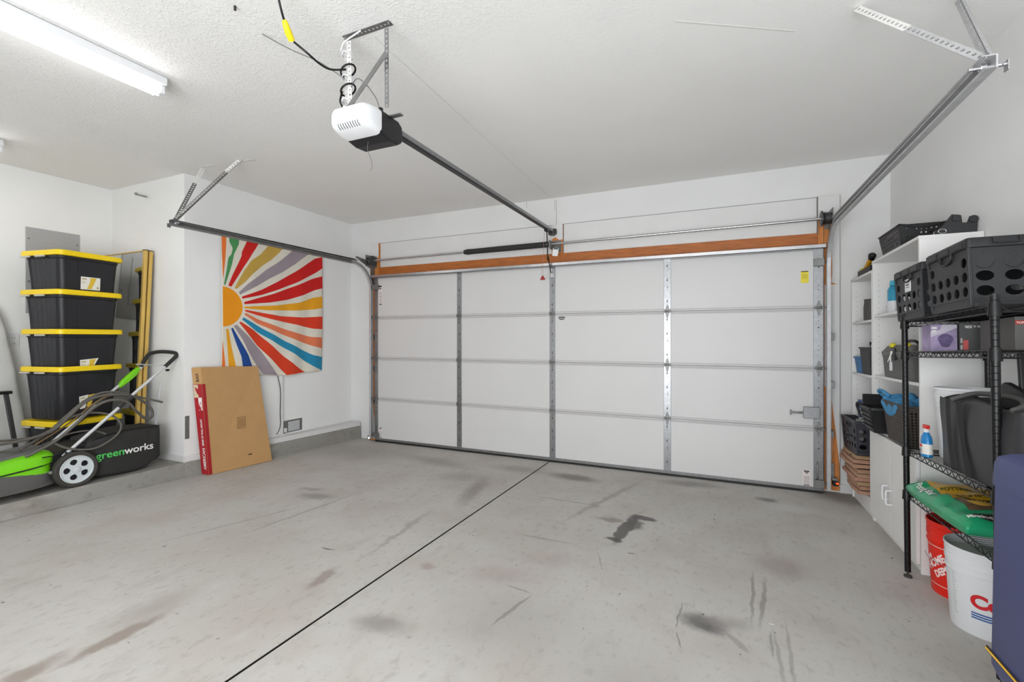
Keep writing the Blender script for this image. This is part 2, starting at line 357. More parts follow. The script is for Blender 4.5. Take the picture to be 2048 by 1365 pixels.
# curb and raised slab on the left
st = MB(); st.box(XF, WL, YK, YB + .02, -.1, STEP); st.build  # raised slab
struct(st.build('trim_1', curbm, bevel=.008))
cu = MB()
cu.hexa([(WL - .02, YB, -.05), (WL + .002, YB, -.05), (-4.465, 4.90, -.05), (-4.7, 4.90, -.05), (WL - .02, YB, STEP), (WL + .002, YB, STEP), (-4.465, 4.90, .168), (-4.7, 4.90, .168)])
struct(cu.build('trim_2', curbm, bevel=.006))
lip = MB(); y0, y1 = -1.5, 2.7
lip.hexa([(WL - .02, y0, fz(y0) - .02), (WL + .03, y0, fz(y0) - .02), (WL + .03, y1, fz(y1) - .02), (WL - .02, y1, fz(y1) - .02), (WL - .02, y0, fz(y0) + .014), (WL + .03, y0, fz(y0) + .006), (WL + .015, y1, fz(y1) + .006), (WL - .02, y1, fz(y1) + .014)])
struct(lip.build('trim_3', curbm))
bb = MB(); bb.hexa([(WL - .02, YB + .002, STEP), (WL + .008, YB + .002, STEP), (-4.47, 4.90, .170), (-4.70, 4.90, .170), (WL - .02, YB + .002, STEP + .058), (WL + .008, YB + .002, STEP + .058), (-4.475, 4.90, .224), (-4.70, 4.90, .224)])
struct(bb.build('baseboard_left', trim_m, bevel=.003))
bb = MB(); bb.box(XF, WL + .006, YB - .008, YB, STEP, STEP + .06); struct(bb.build('baseboard_alcove', trim_m, bevel=.003))
bb = MB(); bb.box(.96, WR, WY - .012, WY, -.01, .075); struct(bb.build('baseboard_front', trim_m, bevel=.003))
# walls
b = MB(); b.box(WL - WT, WL, YB, WY + .6, -.1, ZC); struct(b.build('wall_left', wall_m))
b = MB(); b.box(XF - .1, WL - WT, YB, YB + WT, -.1, ZC); struct(b.build('wall_alcove', wall_m))
b = MB(); b.box(XF - .1, XF, YK, YB, -.1, ZC); struct(b.build('wall_far_left', wall_m))
b = MB(); b.box(WR, WR + .1, YK, WY + .2, -.1, ZC); struct(b.build('wall_right', wall_m))
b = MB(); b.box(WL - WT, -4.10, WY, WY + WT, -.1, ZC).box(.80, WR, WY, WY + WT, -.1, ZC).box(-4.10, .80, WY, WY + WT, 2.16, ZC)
struct(b.build('wall_front', M('wall_paint_toned_down', (224, 224, 223), .75, bump=.12, bscale=60, var=.012, vscale=2.5)))  # wall paint darkened here so its colour offsets the strong frontal light
b = MB(); b.box(XF, WR, YK - .1, YK, -.1, ZC); struct(b.build('wall_back', wall_m))
b = MB(); b.box(XF - .1, WR + .1, YK - .1, WY + .2, ZC, ZC + .1); struct(b.build('ceiling', ceiling_mat()))
# ceiling tape seam and paint patches
b = MB(); b.bar((-1.64, 1.9, ZC), (-1.735, 4.9, ZC), .008, .003); struct(b.build('trim_4', M('ceiling_seam', (226, 225, 221), .8)))
b = MB(); b.bar((-.2, 2.42, ZC), (.35, 2.75, ZC), .01, .003); struct(b.build('trim_5', M('ceiling_seam_b', (220, 219, 215), .8)))
# front wall: painted panels above the opening, gaps between them
b = MB(); b.box(-4.13, -1.71, WY - .012, WY, 2.306, 2.632).box(-1.585, .795, WY - .012, WY, 2.306, 2.632); struct(b.build('trim_6', trim_m))
b = MB()
b.box(-4.15, .80, WY - .0125, WY - .001, 2.633, 2.636).box(-1.585, -1.581, WY - .02, WY - .001, 2.31, 2.633).box(.795, .8, WY - .045, WY - .001, 2.30, 2.633)
b.box(-1.672, -1.669, WY - .002, WY - .0005, 2.64, 2.92).box(-1.69, -1.688, WY - .002, WY - .0005, 2.80, 2.92)
b.box(.97, .973, WY - .002, WY - .0005, .0, 2.64).box(-2.03, -2.028, WY - .002, WY - .0005, 2.87, 2.935)
struct(b.build('trim_7', line_m))  # grey strips along the panel and board seams
# rough timber round the opening (stained) with painted tops
b = MB(); b.box(-4.15, .80, WY - .04, WY, 2.192, 2.307); struct(b.build('trim_8', wood, bevel=.003))
b = MB(); b.box(-4.29, -4.15, WY - .04, WY, 0, 2.632); struct(b.build('trim_9', woodv, bevel=.003))
b = MB(); b.box(.80, .962, WY - .04, WY, 0.02, 2.632); struct(b.build('trim_10', woodv, bevel=.003))
b = MB(); b.box(-1.71, -1.585, WY - .04, WY, 2.306, 2.632); struct(b.build('trim_11', woodv, bevel=.003))
yp = WY - .0408
def ypoly(pts, y, t=.0008): # paint on a board facing the room
    m = Matrix(((1, 0, 0, 0), (0, 0, 1, 0), (0, 1, 0, 0), (0, 0, 0, 1))); return m
b = MB(); XZ = Matrix(((1, 0, 0, 0), (0, 0, 1, 0), (0, 1, 0, 0), (0, 0, 0, 1)))
b.prism([(-4.291, 2.633), (-4.291, 2.43), (-4.25, 2.45), (-4.2, 2.425), (-4.149, 2.45), (-4.149, 2.633)], yp, yp + .0006, XZ)
b.prism([(.799, 2.633), (.799, 2.45), (.83, 2.43), (.87, 2.46), (.91, 2.38), (.9625, 2.4), (.9625, 2.633)], yp, yp + .0006, XZ)
b.prism([(-1.711, 2.633), (-1.711, 2.47), (-1.67, 2.49), (-1.62, 2.455), (-1.584, 2.46), (-1.584, 2.633)], yp, yp + .0006, XZ)
b.prism([(.90, 2.4), (.905, 2.1), (.908, 1.95), (.90, 1.86), (.9625, 1.84), (.9625, 2.4)], yp, yp + .0006, XZ)
b.prism([(.85, 1.84), (.9625, 1.845), (.9625, .24), (.945, .42), (.925, .62), (.905, .80), (.89, .92), (.85, .94)], yp, yp + .0006, XZ)
b.prism([(-4.291, .45), (-4.25, .5), (-4.22, .3), (-4.2, .02), (-4.291, .02)], yp, yp + .0006, XZ)
b.prism([(-4.291, 1.1), (-4.262, 1.9), (-4.25, 2.2), (-4.291, 2.2)], yp, yp + .0006, XZ)
struct(b.build('trim_12', trim_m))

# ================================================================ GARAGE DOOR
door = root('door_1', (-1.65, D, .035), None, None); struct(door)
SEC = .533; XA, XB = -4.15, .83
cols = [-2.865, -1.68, -.476]
def W2(name, mb, mat, parent, **k): return mb.build(name, mat, parent, **k)
def dmb(): return MB((-1.65, D, .035))
secs = []
for i in range(4):
    z0 = .035 + i * SEC; z1 = z0 + SEC
    m = dmb(); m.box(XA, XB, D, D + .045, z0 + .001, z1 - .001)
    s_ = m.build('door_section', door_m, door, bevel=.004); secs.append(s_)
    m = dmb()
    for xa, xb in zip([XA + .05] + [c + .036 for c in cols], [c - .036 for c in cols] + [XB - .07]):
        if i < 3: m.box(xa, xb, D - .008, D, z1 - .028, z1 - .018).box(xa, xb, D - .005, D, z1 - .016, z1 - .004)
        if i > 0: m.box(xa, xb, D - .008, D, z0 + .014, z0 + .024)
    m.build('joint_rib', lip_m, s_, bevel=.002)
    for c in cols:
        m = dmb(); m.box(c - .034, c + .034, D - .004, D + .002, z0 + .006, z1 - .006)
        st_ = m.build('centre_stile', galv, s_, bevel=.002)
        m = dmb()
        for zz in (.07, .12, .22, .24, .26, .33, .42):
            m.cyl((c + .004, D - .0055, z0 + zz), (c + .004, D - .0035, z0 + zz), .0035 if zz != .24 else .006, n=8)
        for zz in (.09, .30, .44): m.box(c - .006, c + .004, D - .0075, D - .003, z0 + zz, z0 + zz + .02)
        m.build('screw', dsteel, s_)
    for xa, xb in ((XA, XA + .05), (XB - .075, XB)):
        m = dmb(); m.box(xa, xb, D - .012, D + .002, z0 + .004, z1 - .004); m.build('end_stile', galv, s_, bevel=.003)
        m = dmb()
        for zz in (.06, .16, .2, .36, .42): m.cyl(((xa + xb) / 2, D - .0135, z0 + zz), ((xa + xb) / 2, D - .0115, z0 + zz), .004 if zz != .36 else .007, n=8)
        m.build('screw', dsteel, s_)
# hinges on every joint
def hinge(x, z, e=False):
    k = .82 if e else .78
    m = dmb(); YX = Matrix(((1, 0, 0, x), (0, 0, 1, 0), (0, 1, 0, z), (0, 0, 0, 1)))
    yo = D - (.014 if e else .006)
    m.prism([(-.028 * k, .008), (.028 * k, .008), (.016, .03), (.006, .062), (-.006, .062), (-.016, .03)], yo - .003, yo, YX)
    m.prism([(-.028 * k, -.008), (.028 * k, -.008), (.014, -.03), (.005, -.068), (-.005, -.068), (-.014, -.03)], yo - .003, yo, YX)
    m.cyl((x - .036 * k, yo - .012, z), (x + .036 * k, yo - .012, z), .008, n=10)
    m.box(x - .038 * k, x - .026 * k, yo - .022, yo, z - .014, z + .018).box(x + .026 * k, x + .038 * k, yo - .022, yo, z - .014, z + .018)
    return m.build('hinge', galvd, door, bevel=.0015)
for i in (1, 2, 3):
    for c in cols: hinge(c, .035 + i * SEC)
    for xe in (XA + .028, XB - .035): hinge(xe, .035 + i * SEC, True)
for z in (.09, .035 + SEC, .035 + 2 * SEC, .035 + 3 * SEC, 2.03):
    for sx, xe in ((-1, XA), (1, XB)):
        m = dmb(); m.cyl((xe - sx * .06, D - .03, z), (xe + sx * .045, D - .03, z), .006, n=10); m.cyl((xe + sx * .03, D - .03, z), (xe + sx * .045, D - .03, z), .022, n=16)
        if z < .2 or z > 2: m.box(min(xe, xe - sx * .075), max(xe, xe - sx * .075), D - .05, D - .012, z - .03, z + .035)
        m.build('roller', galvd, door, bevel=.002)
# top strut, bottom seal
m = dmb(); m.box(XA - .02, XB + .01, D - .075, D, 2.147, 2.157).box(XA - .02, XB + .01, D - .075, D - .068, 2.147, 2.185).box(XA - .02, XB + .01, D - .02, D + .03, 2.147, 2.188)
m.build('top_strut', steel, door, bevel=.003)
m = dmb(); m.box(XA, XB, D - .006, D + .045, .022, .05); m.build('bottom_channel', galvd, door, bevel=.002)
m = dmb(); m.box(XA, XB, D - .004, D + .04, 0.001, .023); m.build('bottom_seal', blackp, door, bevel=.006)
# lock and lift handle at the right
m = dmb(); m.box(XB - .155, XB - .03, D - .045, D - .012, .66, .76).box(XB - .19, XB - .155, D - .03, D - .014, .70, .715)
lk = m.build('slide_lock', galv, door, bevel=.004)
m = dmb(); m.box(XB - .25, XB - .15, D - .03, D - .02, .695, .712).box(XB - .255, XB - .245, D - .03, D - .004, .68, .725); m.build('lock_bar', galvd, lk, bevel=.002)
m = dmb(); m.tube(smooth_path([(XB - .05, D - .012, .13), (XB - .05, D - .045, .145), (XB - .05, D - .05, .2), (XB - .05, D - .045, .26), (XB - .05, D - .012, .275)]), .006); m.build('lift_handle', galv, door, smooth=True)
# operator bracket on the top section
m = dmb(); m.box(-1.70, -1.66, D - .03, D - .004, 2.03, 2.13).box(-1.685, -1.675, D - .06, D - .02, 2.04, 2.08); m.build('operator_bracket', steel, door, bevel=.002)
# stickers
def sticker(x0, x1, z0, z1, mat, marks, y=D, name='sticker'):
    m = dmb(); m.box(x0, x1, y - .0008, y, z0, z1); s = m.build(name, mat, door)
    m = dmb()
    for a, b_, c, d in marks: m.box(x0 + (x1 - x0) * a, x0 + (x1 - x0) * b_, y - .0013, y - .0008, z0 + (z1 - z0) * c, z0 + (z1 - z0) * d)
    m.build('sticker_print', ink, s); return s
pink = M('sticker_paper', (232, 222, 220), .6); yel = M('sticker_yellow', (232, 214, 60), .6); pg = M('sticker_grey', (205, 205, 203), .6)
ln = [(.15, .85, .90, .98), (.3, .7, .80, .86)] + [(.12, .88, .06 + .09 * k, .08 + .09 * k) for k in range(7)]
sticker(-4.09, -4.035, 1.80, 2.06, pink, ln + [(.1, .9, .0, .04)])
sticker(-4.09, -4.035, .06, .19, pink, ln + [(.1, .9, .0, .04)])
sticker(.675, .735, .055, .19, pink, ln + [(.1, .9, .0, .04)])
ys = sticker(.66, .72, 1.86, 1.965, yel, [(.05, .95, .93, 1), (.15, .85, .7, .72), (.15, .85, .6, .62), (.15, .8, .5, .52), (.15, .85, .38, .4)])
lg = dmb()
mm = [(-.045, 0), (-.03, -.012), (.03, -.012), (.045, 0), (.03, .018), (-.03, .018)]
lg.prism([(-1.575 + x, 1.585 + z) for x, z in mm], D - .0012, D, XZ); lgo = lg.build('maker_plate', M('plate_grey', (150, 150, 150), .4, .5), door)
lg = dmb(); lg.box(-1.61, -1.54, D - .0018, D - .0012, 1.588, 1.596).box(-1.60, -1.55, D - .0018, D - .0012, 1.607, 1.612); lg.box(-1.60, -1.55, D - .0012, D, 1.578 - .012, 1.573); lg.build('plate_print', ink, lgo)

# ---------------------------------------------------------------- tracks
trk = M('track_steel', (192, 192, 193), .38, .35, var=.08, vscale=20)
def track(name, x, sgn, label, yend):
    o = root(name, (x, 4.78, .05), label, 'garage door track', 'steel tracks of the garage door')
    path = [(4.79, .05), (4.79, 1.93)]; rr = .34; cy, cz = 4.79 - rr, 1.98; N = 12
    for k in range(N + 1): a = math.pi / 2 * k / N; path.append((cy + rr * math.cos(a), cz + rr * math.sin(a)))
    path.append((yend, 2.335 + (.0 if sgn > 0 else .0)))
    # cross section: web outside, two flanges, small return lips
    prof = [(-sgn * .027, .013), (-sgn * .027, .021), (0, .021), (0, -.021), (-sgn * .027, -.021), (-sgn * .027, -.013)]
    rings = []
    for i, (y, z) in enumerate(path):
        a = Vector(path[max(i - 1, 0)]); b_ = Vector(path[min(i + 1, len(path) - 1)]); t = (b_ - a).normalized(); n = Vector((-t.y, t.x))
        rings.append([(x + px, y + n.x * pn, z + n.y * pn) for px, pn in prof])
    def part(nm, rs, mat):
        m = MB((x, 4.78, .05)); m.loft(rs, False, False); q = m.build(nm, mat, o); s = q.modifiers.new('t', 'SOLIDIFY'); s.thickness = .0022; s.offset = 0; return q
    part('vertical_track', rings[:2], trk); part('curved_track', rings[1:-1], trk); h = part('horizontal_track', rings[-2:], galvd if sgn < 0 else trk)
    m = MB((x, 4.78, .05)); m.box(min(x, x + sgn * .004), max(x, x + sgn * .004), yend, 4.55, 2.335 - .024, 2.335 + .024).box(min(x, x - sgn * .04), max(x, x - sgn * .04), yend, 4.5, 2.357, 2.360)
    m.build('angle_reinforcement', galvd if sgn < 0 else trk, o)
    for z in (.5, .93, 1.35):
        m = MB((x, 4.78, .05)); m.box(x - .004 if sgn > 0 else x - .03, x + .03 if sgn > 0 else x + .004, 4.80, WY - .04, z, z + .06); m.cyl((x + sgn * .02, WY - .045, z + .03), (x + sgn * .02, WY - .038, z + .03), .008, n=8)
        m.build('jamb_bracket', galvd if z != .93 else galv, o, bevel=.002)
    # flag bracket
    m = MB((x, 4.78, .05)); YZ = Matrix(((0, 0, 1, 0), (1, 0, 0, 0), (0, 1, 0, 0), (0, 0, 0, 1)))
    m.prism([(4.885, 2.06), (4.885, 2.36), (4.55, 2.41), (4.52, 2.39), (4.80, 2.28), (4.80, 2.06)], x + sgn * .006, x + sgn * .010, YZ); m.build('flag_bracket', galvd, o, bevel=.001)
    # end stop bolt
    m = MB((x, 4.78, .05)); m.cyl((x - sgn * .06, yend + .04, 2.335), (x + sgn * .05, yend + .04, 2.335), .008, n=8).cyl((x - sgn * .03, yend + .04, 2.335), (x - sgn * .012, yend + .04, 2.335), .015, n=8)
    m.box(min(x + sgn * .03, x + sgn * .036), max(x + sgn * .03, x + sgn * .036), yend, yend + .03, 2.30, 2.335)
    m.build('end_bolt', steel, o, bevel=.002)
    return o
TL = track('door_track', -4.2, -1, 'grey steel garage door track running above the sunburst tapestry on the left wall', 2.35)
TR = track('door_track', .875, 1, 'grey steel garage door track that rises over the shelving beside the right wall', 2.15)
# perforated angle hangers
def angle(mb, p, q, up, w=.032, t=.002, n=None, both=True):
    p, q, up = Vector(p), Vector(q), Vector(up); d = (q - p); Ln = d.length; d.normalize(); up = (up - d * up.dot(d)).normalized(); a = d.cross(up).normalized()
    n = n or max(4, int(Ln / .026))
    mb.perf([p, q, q + up * w, p + up * w], n, 1, lambda i, j: True, t, .24, .24 * (Ln / n) / w * 1.0, 16)
    if both: mb.perf([p, q, q + a * w, p + a * w], n, 1, lambda i, j: True, t, .24, .24 * (Ln / n) / w, 16)
def hanger(name, org, pq, label, mats):
    o = root(name, org, label, 'track hanger', 'perforated angle hangers')
    for (p, q, up, both), mt in zip(pq, mats):
        m = MB(org); angle(m, p, q, up, both=both); m.build('perforated_angle', mt, o)
    return o
Lend = Vector((-4.205, 2.38, 2.36))
wa = U(485, 322, 'z', ZC); wb = U(402, 335, 'z', ZC)
ms = Lend.lerp(wa, .78); ms2 = Lend.lerp(wb, .7)
whg = M('overpainted_steel', (226, 225, 222), .6)
hl = hanger('track_hanger', tuple(Lend), [(Lend + Vector((0, .03, 0)), ms, (.3, .3, 1), True), (ms, wa, (.3, .3, 1), True), (Lend, ms2, (.2, 1, .2), False), (ms2, wb, (.2, 1, .2), False)],
  'perforated steel angle brace dropping from ceiling to the left door track', [galvd, whg, galvd, whg])
m = MB(tuple(Lend)); m.bar(wb, wb + Vector((.16, .02, -.0)), .03, .004); m.build('ceiling_plate', whg, hl)
m = MB(tuple(Lend)); m.bar(wa + Vector((-.03, 0, 0)), wa + Vector((.12, .03, 0)), .035, .004); m.build('ceiling_plate', whg, hl)
Rend = Vector((.885, 2.19, 2.365)); ra = U(1722, 12, 'z', ZC); rb = U(1925, -8, 'z', ZC); ra2 = Rend.lerp(ra, .55)
hanger('track_hanger', tuple(Rend), [(ra2, ra, (0, 1, .2), True), (Rend, ra2, (0, 1, .2), True), (Rend, rb, (-.3, 1, .2), True)],
  'perforated steel angle brace dropping from ceiling to the right door track', [whg, trk, trk])

# ---------------------------------------------------------------- torsion spring and shaft
SY = 4.76; o = root('torsion_spring_assembly', (-1.65, SY, 2.385), 'torsion shaft with black covered spring and cable drums above the garage door', 'torsion spring')
def tm(): return MB((-1.65, SY, 2.385))
zs = lambda x: 2.375 + .006 * (x + 4.1)
m = tm(); m.cyl((-4.24, SY, zs(-4.24)), (.93, SY, zs(.93)), .0127, n=14); m.build('shaft', steel, o, smooth='auto')
m = tm(); m.tube([(x, SY + .002, zs(x)) for x in (-2.73, -2.71, -2.69, -2.6, -2.2, -1.8, -1.72)], [.030, .034, .031, .030, .032, .031, .032], 18)
m.build('spring_cover', blackf, o, smooth='auto', label='black covered spring')
m = tm(); m.cyl((-2.755, SY, zs(-2.74)), (-2.735, SY, zs(-2.72)), .028, n=16); m.build('winding_cone', dsteel, o, smooth='auto')
m = tm(); m.cyl((-1.725, SY, zs(-1.7)), (-1.69, SY, zs(-1.7)), .034, .028, n=16); m.build('winding_cone', dsteel, o, smooth='auto')
for sx, x in ((-1, -4.16), (1, .83)):
    m = tm(); M_ = frame((x, SY, zs(x)), (0, 0, 1), (0, 1, 0)) if sx > 0 else frame((x, SY, zs(x)), (0, 1, 0), (0, 0, 1))
    m.lathe([(.02, -.06), (.03, -.055), (.05, -.05), (.05, .0), (.053, .0), (.05, .004), (.054, .008), (.05, .012), (.054, .016), (.066, .02), (.066, .03), (.03, .03)], 24, M_)
    m.build('cable_drum', dsteel, o, smooth='auto')
    m = tm(); m.box(x + sx * .05 - .003, x + sx * .05 + .003, SY - .05, WY - .04, zs(x) - .07, zs(x) + .08); m.box(x + sx * .05 - .03, x + sx * .05 + .03, WY - .046, WY - .04, zs(x) - .07, zs(x) + .08); m.build('bearing_plate', galvd, o, bevel=.002)
    m = tm(); m.tube([(x, SY + .052, zs(x)), (x + sx * .0, D - .02, .1)], .002, 6); m.build('lift_cable', dsteel, o)
m = tm(); m.box(-1.69, -1.675, SY - .03, WY - .04, 2.34, 2.43).box(-1.70, -1.60, WY - .046, WY - .04, 2.32, 2.45); m.build('centre_bracket', galvd, o, bevel=.002)
# tag
o = root('warning_tag', (-1.62, SY - .03, 2.36), 'white warning tag hanging from the torsion shaft beside the opener rail', 'tag')
m = MB((-1.62, SY - .03, 2.36)); Mt = frame((-1.64, SY - .03, 2.34), (1, 0, -.15), (.15, 0, 1)); m.prism([(0, 0), (.065, 0), (.065, -.075), (.06, -.085), (.005, -.085), (0, -.075)], 0, .001, Mt); m.build('tag_card', whitep, o)
m = MB((-1.62, SY - .03, 2.36)); m.box(.005, .058, -.014, -.002, .001, .0015, Mt); m.build('tag_header', dsteel, o)
m = MB((-1.62, SY - .03, 2.36)); m.tube([(-1.615, SY - .03, 2.34), (-1.62, SY - .02, 2.37), (-1.63, SY, 2.40)], .002, 6); m.build('tag_wire', steel, o)

# ---------------------------------------------------------------- opener
HX0, HX1 = -1.80, -1.56
O0 = (-1.70, 1.95, 2.40); o = root('garage_door_opener', O0, 'white and black ceiling mounted garage door opener with long rail', 'garage door opener')
m = MB(O0)
def prof_ring(x, ins=0.):
    pts = [(1.84, 2.45), (1.85, 2.412), (1.93, 2.395), (2.0, 2.40), (2.03, 2.42), (2.038, 2.46), (2.03, 2.505), (2.0, 2.525), (1.84, 2.53)]
    cy, cz = 1.95, 2.465; return [(x, cy + (y - cy) * (1 - ins), cz + (z - cz) * (1 - ins)) for y, z in pts]
m.loft([prof_ring(HX0, .12), prof_ring(HX0 + .015), prof_ring(HX1 - .012), prof_ring(HX1, .04)])
hs = m.build('housing', blackp, o, bevel=.006)
m = MB(O0)
def cring(t):
    # cover bulges towards the camera side of the opener
    y = 1.845 - .10 * math.sin(t * math.pi / 2); k = math.cos(t * math.pi / 2) ** .42
    hx = (HX1 - HX0) / 2 + .004; cx = (HX0 + HX1) / 2; z1, z0 = 2.538 - .01 * t, 2.402 + .02 * t
    cz, hz = (z0 + z1) / 2, (z1 - z0) / 2
    return [(cx + (a - 0) * 1, y, cz + b_) for a, b_ in rrect(0, 0, hx * (.55 + .45 * k), hz * (.45 + .55 * k), .035 * (.55 + .45 * k), 5)]
m.loft([[(x, 1.858, z) for x, y, z in cring(0)]] + [cring(t) for t in (0, .15, .3, .45, .6, .75, .88, 1)])
cv = m.build('light_cover', whitep, o, smooth='auto', label='glossy white lens cover')
m = MB(O0)
def cpt(t, x): # lowest line of the bulging cover
    y = 1.845 - .10 * math.sin(t * math.pi / 2); k = math.cos(t * math.pi / 2) ** .42; z1, z0 = 2.538 - .01 * t, 2.402 + .02 * t
    return (x, y - .0012, (z0 + z1) / 2 - (z1 - z0) / 2 * (.45 + .55 * k) - .0012)
for k in range(9):
    x = HX0 + .065 + .0155 * k; m.tube([cpt(t, x - .006 * (1 - t)) for t in (.55, .65, .75, .85, .93)], .0016, 5)
m.build('vent_slots', dsteel, cv)
m = MB(O0); m.tube(smooth_path([(-1.68, 1.90, 2.402), (-1.685, 1.90, 2.36), (-1.67, 1.91, 2.31), (-1.665, 1.91, 2.27), (-1.675, 1.91, 2.25)]), .0013, 6); m.build('antenna_wire', greyp, o)
m = MB(O0); m.box(-1.705, -1.667, 1.95, 4.87, 2.535, 2.565); rl = m.build('rail', galv, o, bevel=.003)
m = MB(O0); m.box(-1.703, -1.669, 2.03, 4.85, 2.525, 2.536); m.build('belt', blackm, rl)
m = MB(O0); m.box(-1.72, -1.65, 4.84, WY - .041, 2.52, 2.575).box(-1.715, -1.66, 4.78, 4.86, 2.50, 2.53); m.build('header_bracket', dsteel, o, bevel=.003)
m = MB(O0); m.box(-1.705, -1.667, 4.62, 4.70, 2.505, 2.54); m.build('trolley', blackm, o, bevel=.003)
m = MB(O0); m.bar((-1.686, 4.66, 2.515), (-1.686, 4.69, 2.20), .022, .006, (1, 0, 0)).bar((-1.68, 4.685, 2.24), (-1.68, 4.785, 2.06), .022, .006, (1, 0, 0)); m.build('door_arm', blackm, o)
m = MB(O0); m.box(-1.77, -1.50, 1.93, 1.96, 2.525, 2.531).box(-1.80, -1.60, 1.90, 2.0, 2.524, 2.53); m.build('mount_strap', galvd, o)
o = root('release_cord', (-1.72, 4.55, 2.1), 'red emergency release handle hanging on a cord from the opener rail', 'pull cord')
m = MB((-1.72, 4.55, 2.1)); m.tube([(-1.70, 4.62, 2.53), (-1.715, 4.61, 2.03)], .0016, 6).tube([(-1.715, 4.61, 2.2), (-1.735, 4.61, 2.1), (-1.725, 4.61, 2.02)], .0014, 6); m.build('cord', M('red_cord', (170, 120, 110), .7), o)
m = MB((-1.72, 4.55, 2.1)); m.loft([[(-1.715 + a, 4.61 + b_, z) for a, b_ in rrect(0, 0, hx, hy, .004, 3)] for hx, hy, z in ((.024, .009, 1.985), (.026, .01, 1.995), (.016, .008, 2.012), (.007, .007, 2.028))]); m.build('handle', M('red_handle', (150, 40, 34), .5), o, smooth='auto')
# hanging angle frame
o = root('opener_hanger', (-1.64, 1.84, ZC), 'grey steel angle frame holding the opener below the ceiling', 'opener hanger')
def hm(): return MB((-1.64, 1.84, ZC))
m = hm(); angle(m, (-1.79, 1.83, ZC - .003), (-1.49, 1.83, ZC - .003), (0, 1, 0), .036, n=12); m.build('ceiling_angle', galvd, o)
for x in (-1.78, -1.50): m = hm(); m.cyl((x, 1.84, ZC - .012), (x, 1.84, ZC - .002), .008, n=6); m.build('bolt', steel, o)
m = hm(); angle(m, (-1.765, 1.84, ZC - .03), (-1.765, 1.85, 2.53), (1, 0, 0), .024, n=16); m.build('hanging_angle', whg, o)
m = hm(); angle(m, (-1.500, 1.84, ZC - .03), (-1.515, 1.86, 2.53), (-1, 0, 0), .024, n=16, both=False); m.build('hanging_angle', galv, o)
m = hm(); m.bar((-1.50, 1.825, 2.78), (-1.76, 1.83, 2.55), .003, .028, (0, 0, 1)); m.build('diagonal_brace', galvd, o)
m = hm(); m.tube(smooth_path([(-1.775, 1.82, ZC - .05), (-1.77, 1.80, ZC - .1), (-1.74, 1.79, ZC - .07), (-1.68, 1.80, ZC - .04), (-1.64, 1.80, ZC - .03)]), .004, 6); m.build('cable_tie', whitep, o, smooth=True)
for z in (2.84, 2.72, 2.60, 2.555): m = hm(); m.tube([(-1.76 + .03 * math.cos(a), 1.84 + .03 * math.sin(a), z + .006 * math.sin(a * 3)) for a in [k * math.pi / 6 for k in range(12)]], .004, 6, closed=True); m.build('cable_wrap', whitep, o, smooth=True)
# power cord with yellow adapter
P = lambda px, py, z: U(px, py, 'z', z)
o = root('power_cord', (-1.7, 1.5, 2.8), 'black power cord with yellow plug adapter running from the ceiling to the opener', 'power cord')
def cm(): return MB((-1.7, 1.5, 2.8))
m = cm(); m.tube(smooth_path([P(552, -30, 2.93), P(560, 10, 2.86), P(568, 40, 2.82)]), .005, 8)
m.tube(smooth_path([P(588, 84, 2.76), P(612, 104, 2.72), P(640, 128, 2.70), P(662, 139, 2.70), P(692, 139, 2.72)]), .005, 8)
loopc = P(706, 128, 2.74)
m.tube([(-1.76 + .036 * math.cos(a), 1.84 + .036 * math.sin(a), 2.76 + .02 * math.cos(a)) for a in [k * math.pi / 8 for k in range(16)]], .005, 8, closed=True)
m.tube([(-1.76 + .036 * math.cos(a), 1.84 + .036 * math.sin(a), 2.66 + .02 * math.cos(a)) for a in [k * math.pi / 8 for k in range(16)]], .005, 8, closed=True)
m.tube(smooth_path([(-1.80, 1.84, 2.66), (-1.795, 1.82, 2.60), (-1.77, 1.81, 2.56), (-1.775, 1.84, 2.52)]), .005, 8)
m.build('cord', blackm, o, smooth=True)
m = cm(); m.tube([P(568, 40, 2.82), P(570, 45, 2.812), P(577, 66, 2.784), P(584, 82, 2.763)], [.010, .013, .017, .014], 10); m.build('plug_adapter', M('yellow_plug', (238, 214, 24), .5), o, smooth='auto')
o = root('sensor_wire', (-1.8, 1.7, 2.7), 'thin grey wire looping from the ceiling to the opener', 'wire')
m = MB((-1.8, 1.7, 2.7)); m.tube(smooth_path([P(524, 68, 2.93), P(560, 88, 2.90), P(590, 103, 2.83), P(640, 125, 2.76), P(690, 158, 2.70)]), .0022, 6)
m.tube(smooth_path([(-1.74, 1.84, 2.67), (-1.68, 1.82, 2.69), (-1.64, 1.84, 2.66), (-1.60, 1.86, 2.60), (-1.585, 1.87, 2.555), (-1.585, 1.88, 2.53)]), .0025, 6); m.build('wire', greyp, o, smooth=True)
m = MB((-1.8, 1.7, 2.7)); m.box(-1.60, -1.57, 1.868, 1.885, 2.525, 2.545); m.build('connector', blackp, o)
h = MB(tuple(P(470, 12, ZC))); h.cyl(P(470, 12, ZC), P(470, 12, ZC) - Vector((0, 0, .02)), .006, n=8); tag(h.build('ceiling_hook', dsteel), 'small dark hook in the ceiling near the top of the room', 'hook')

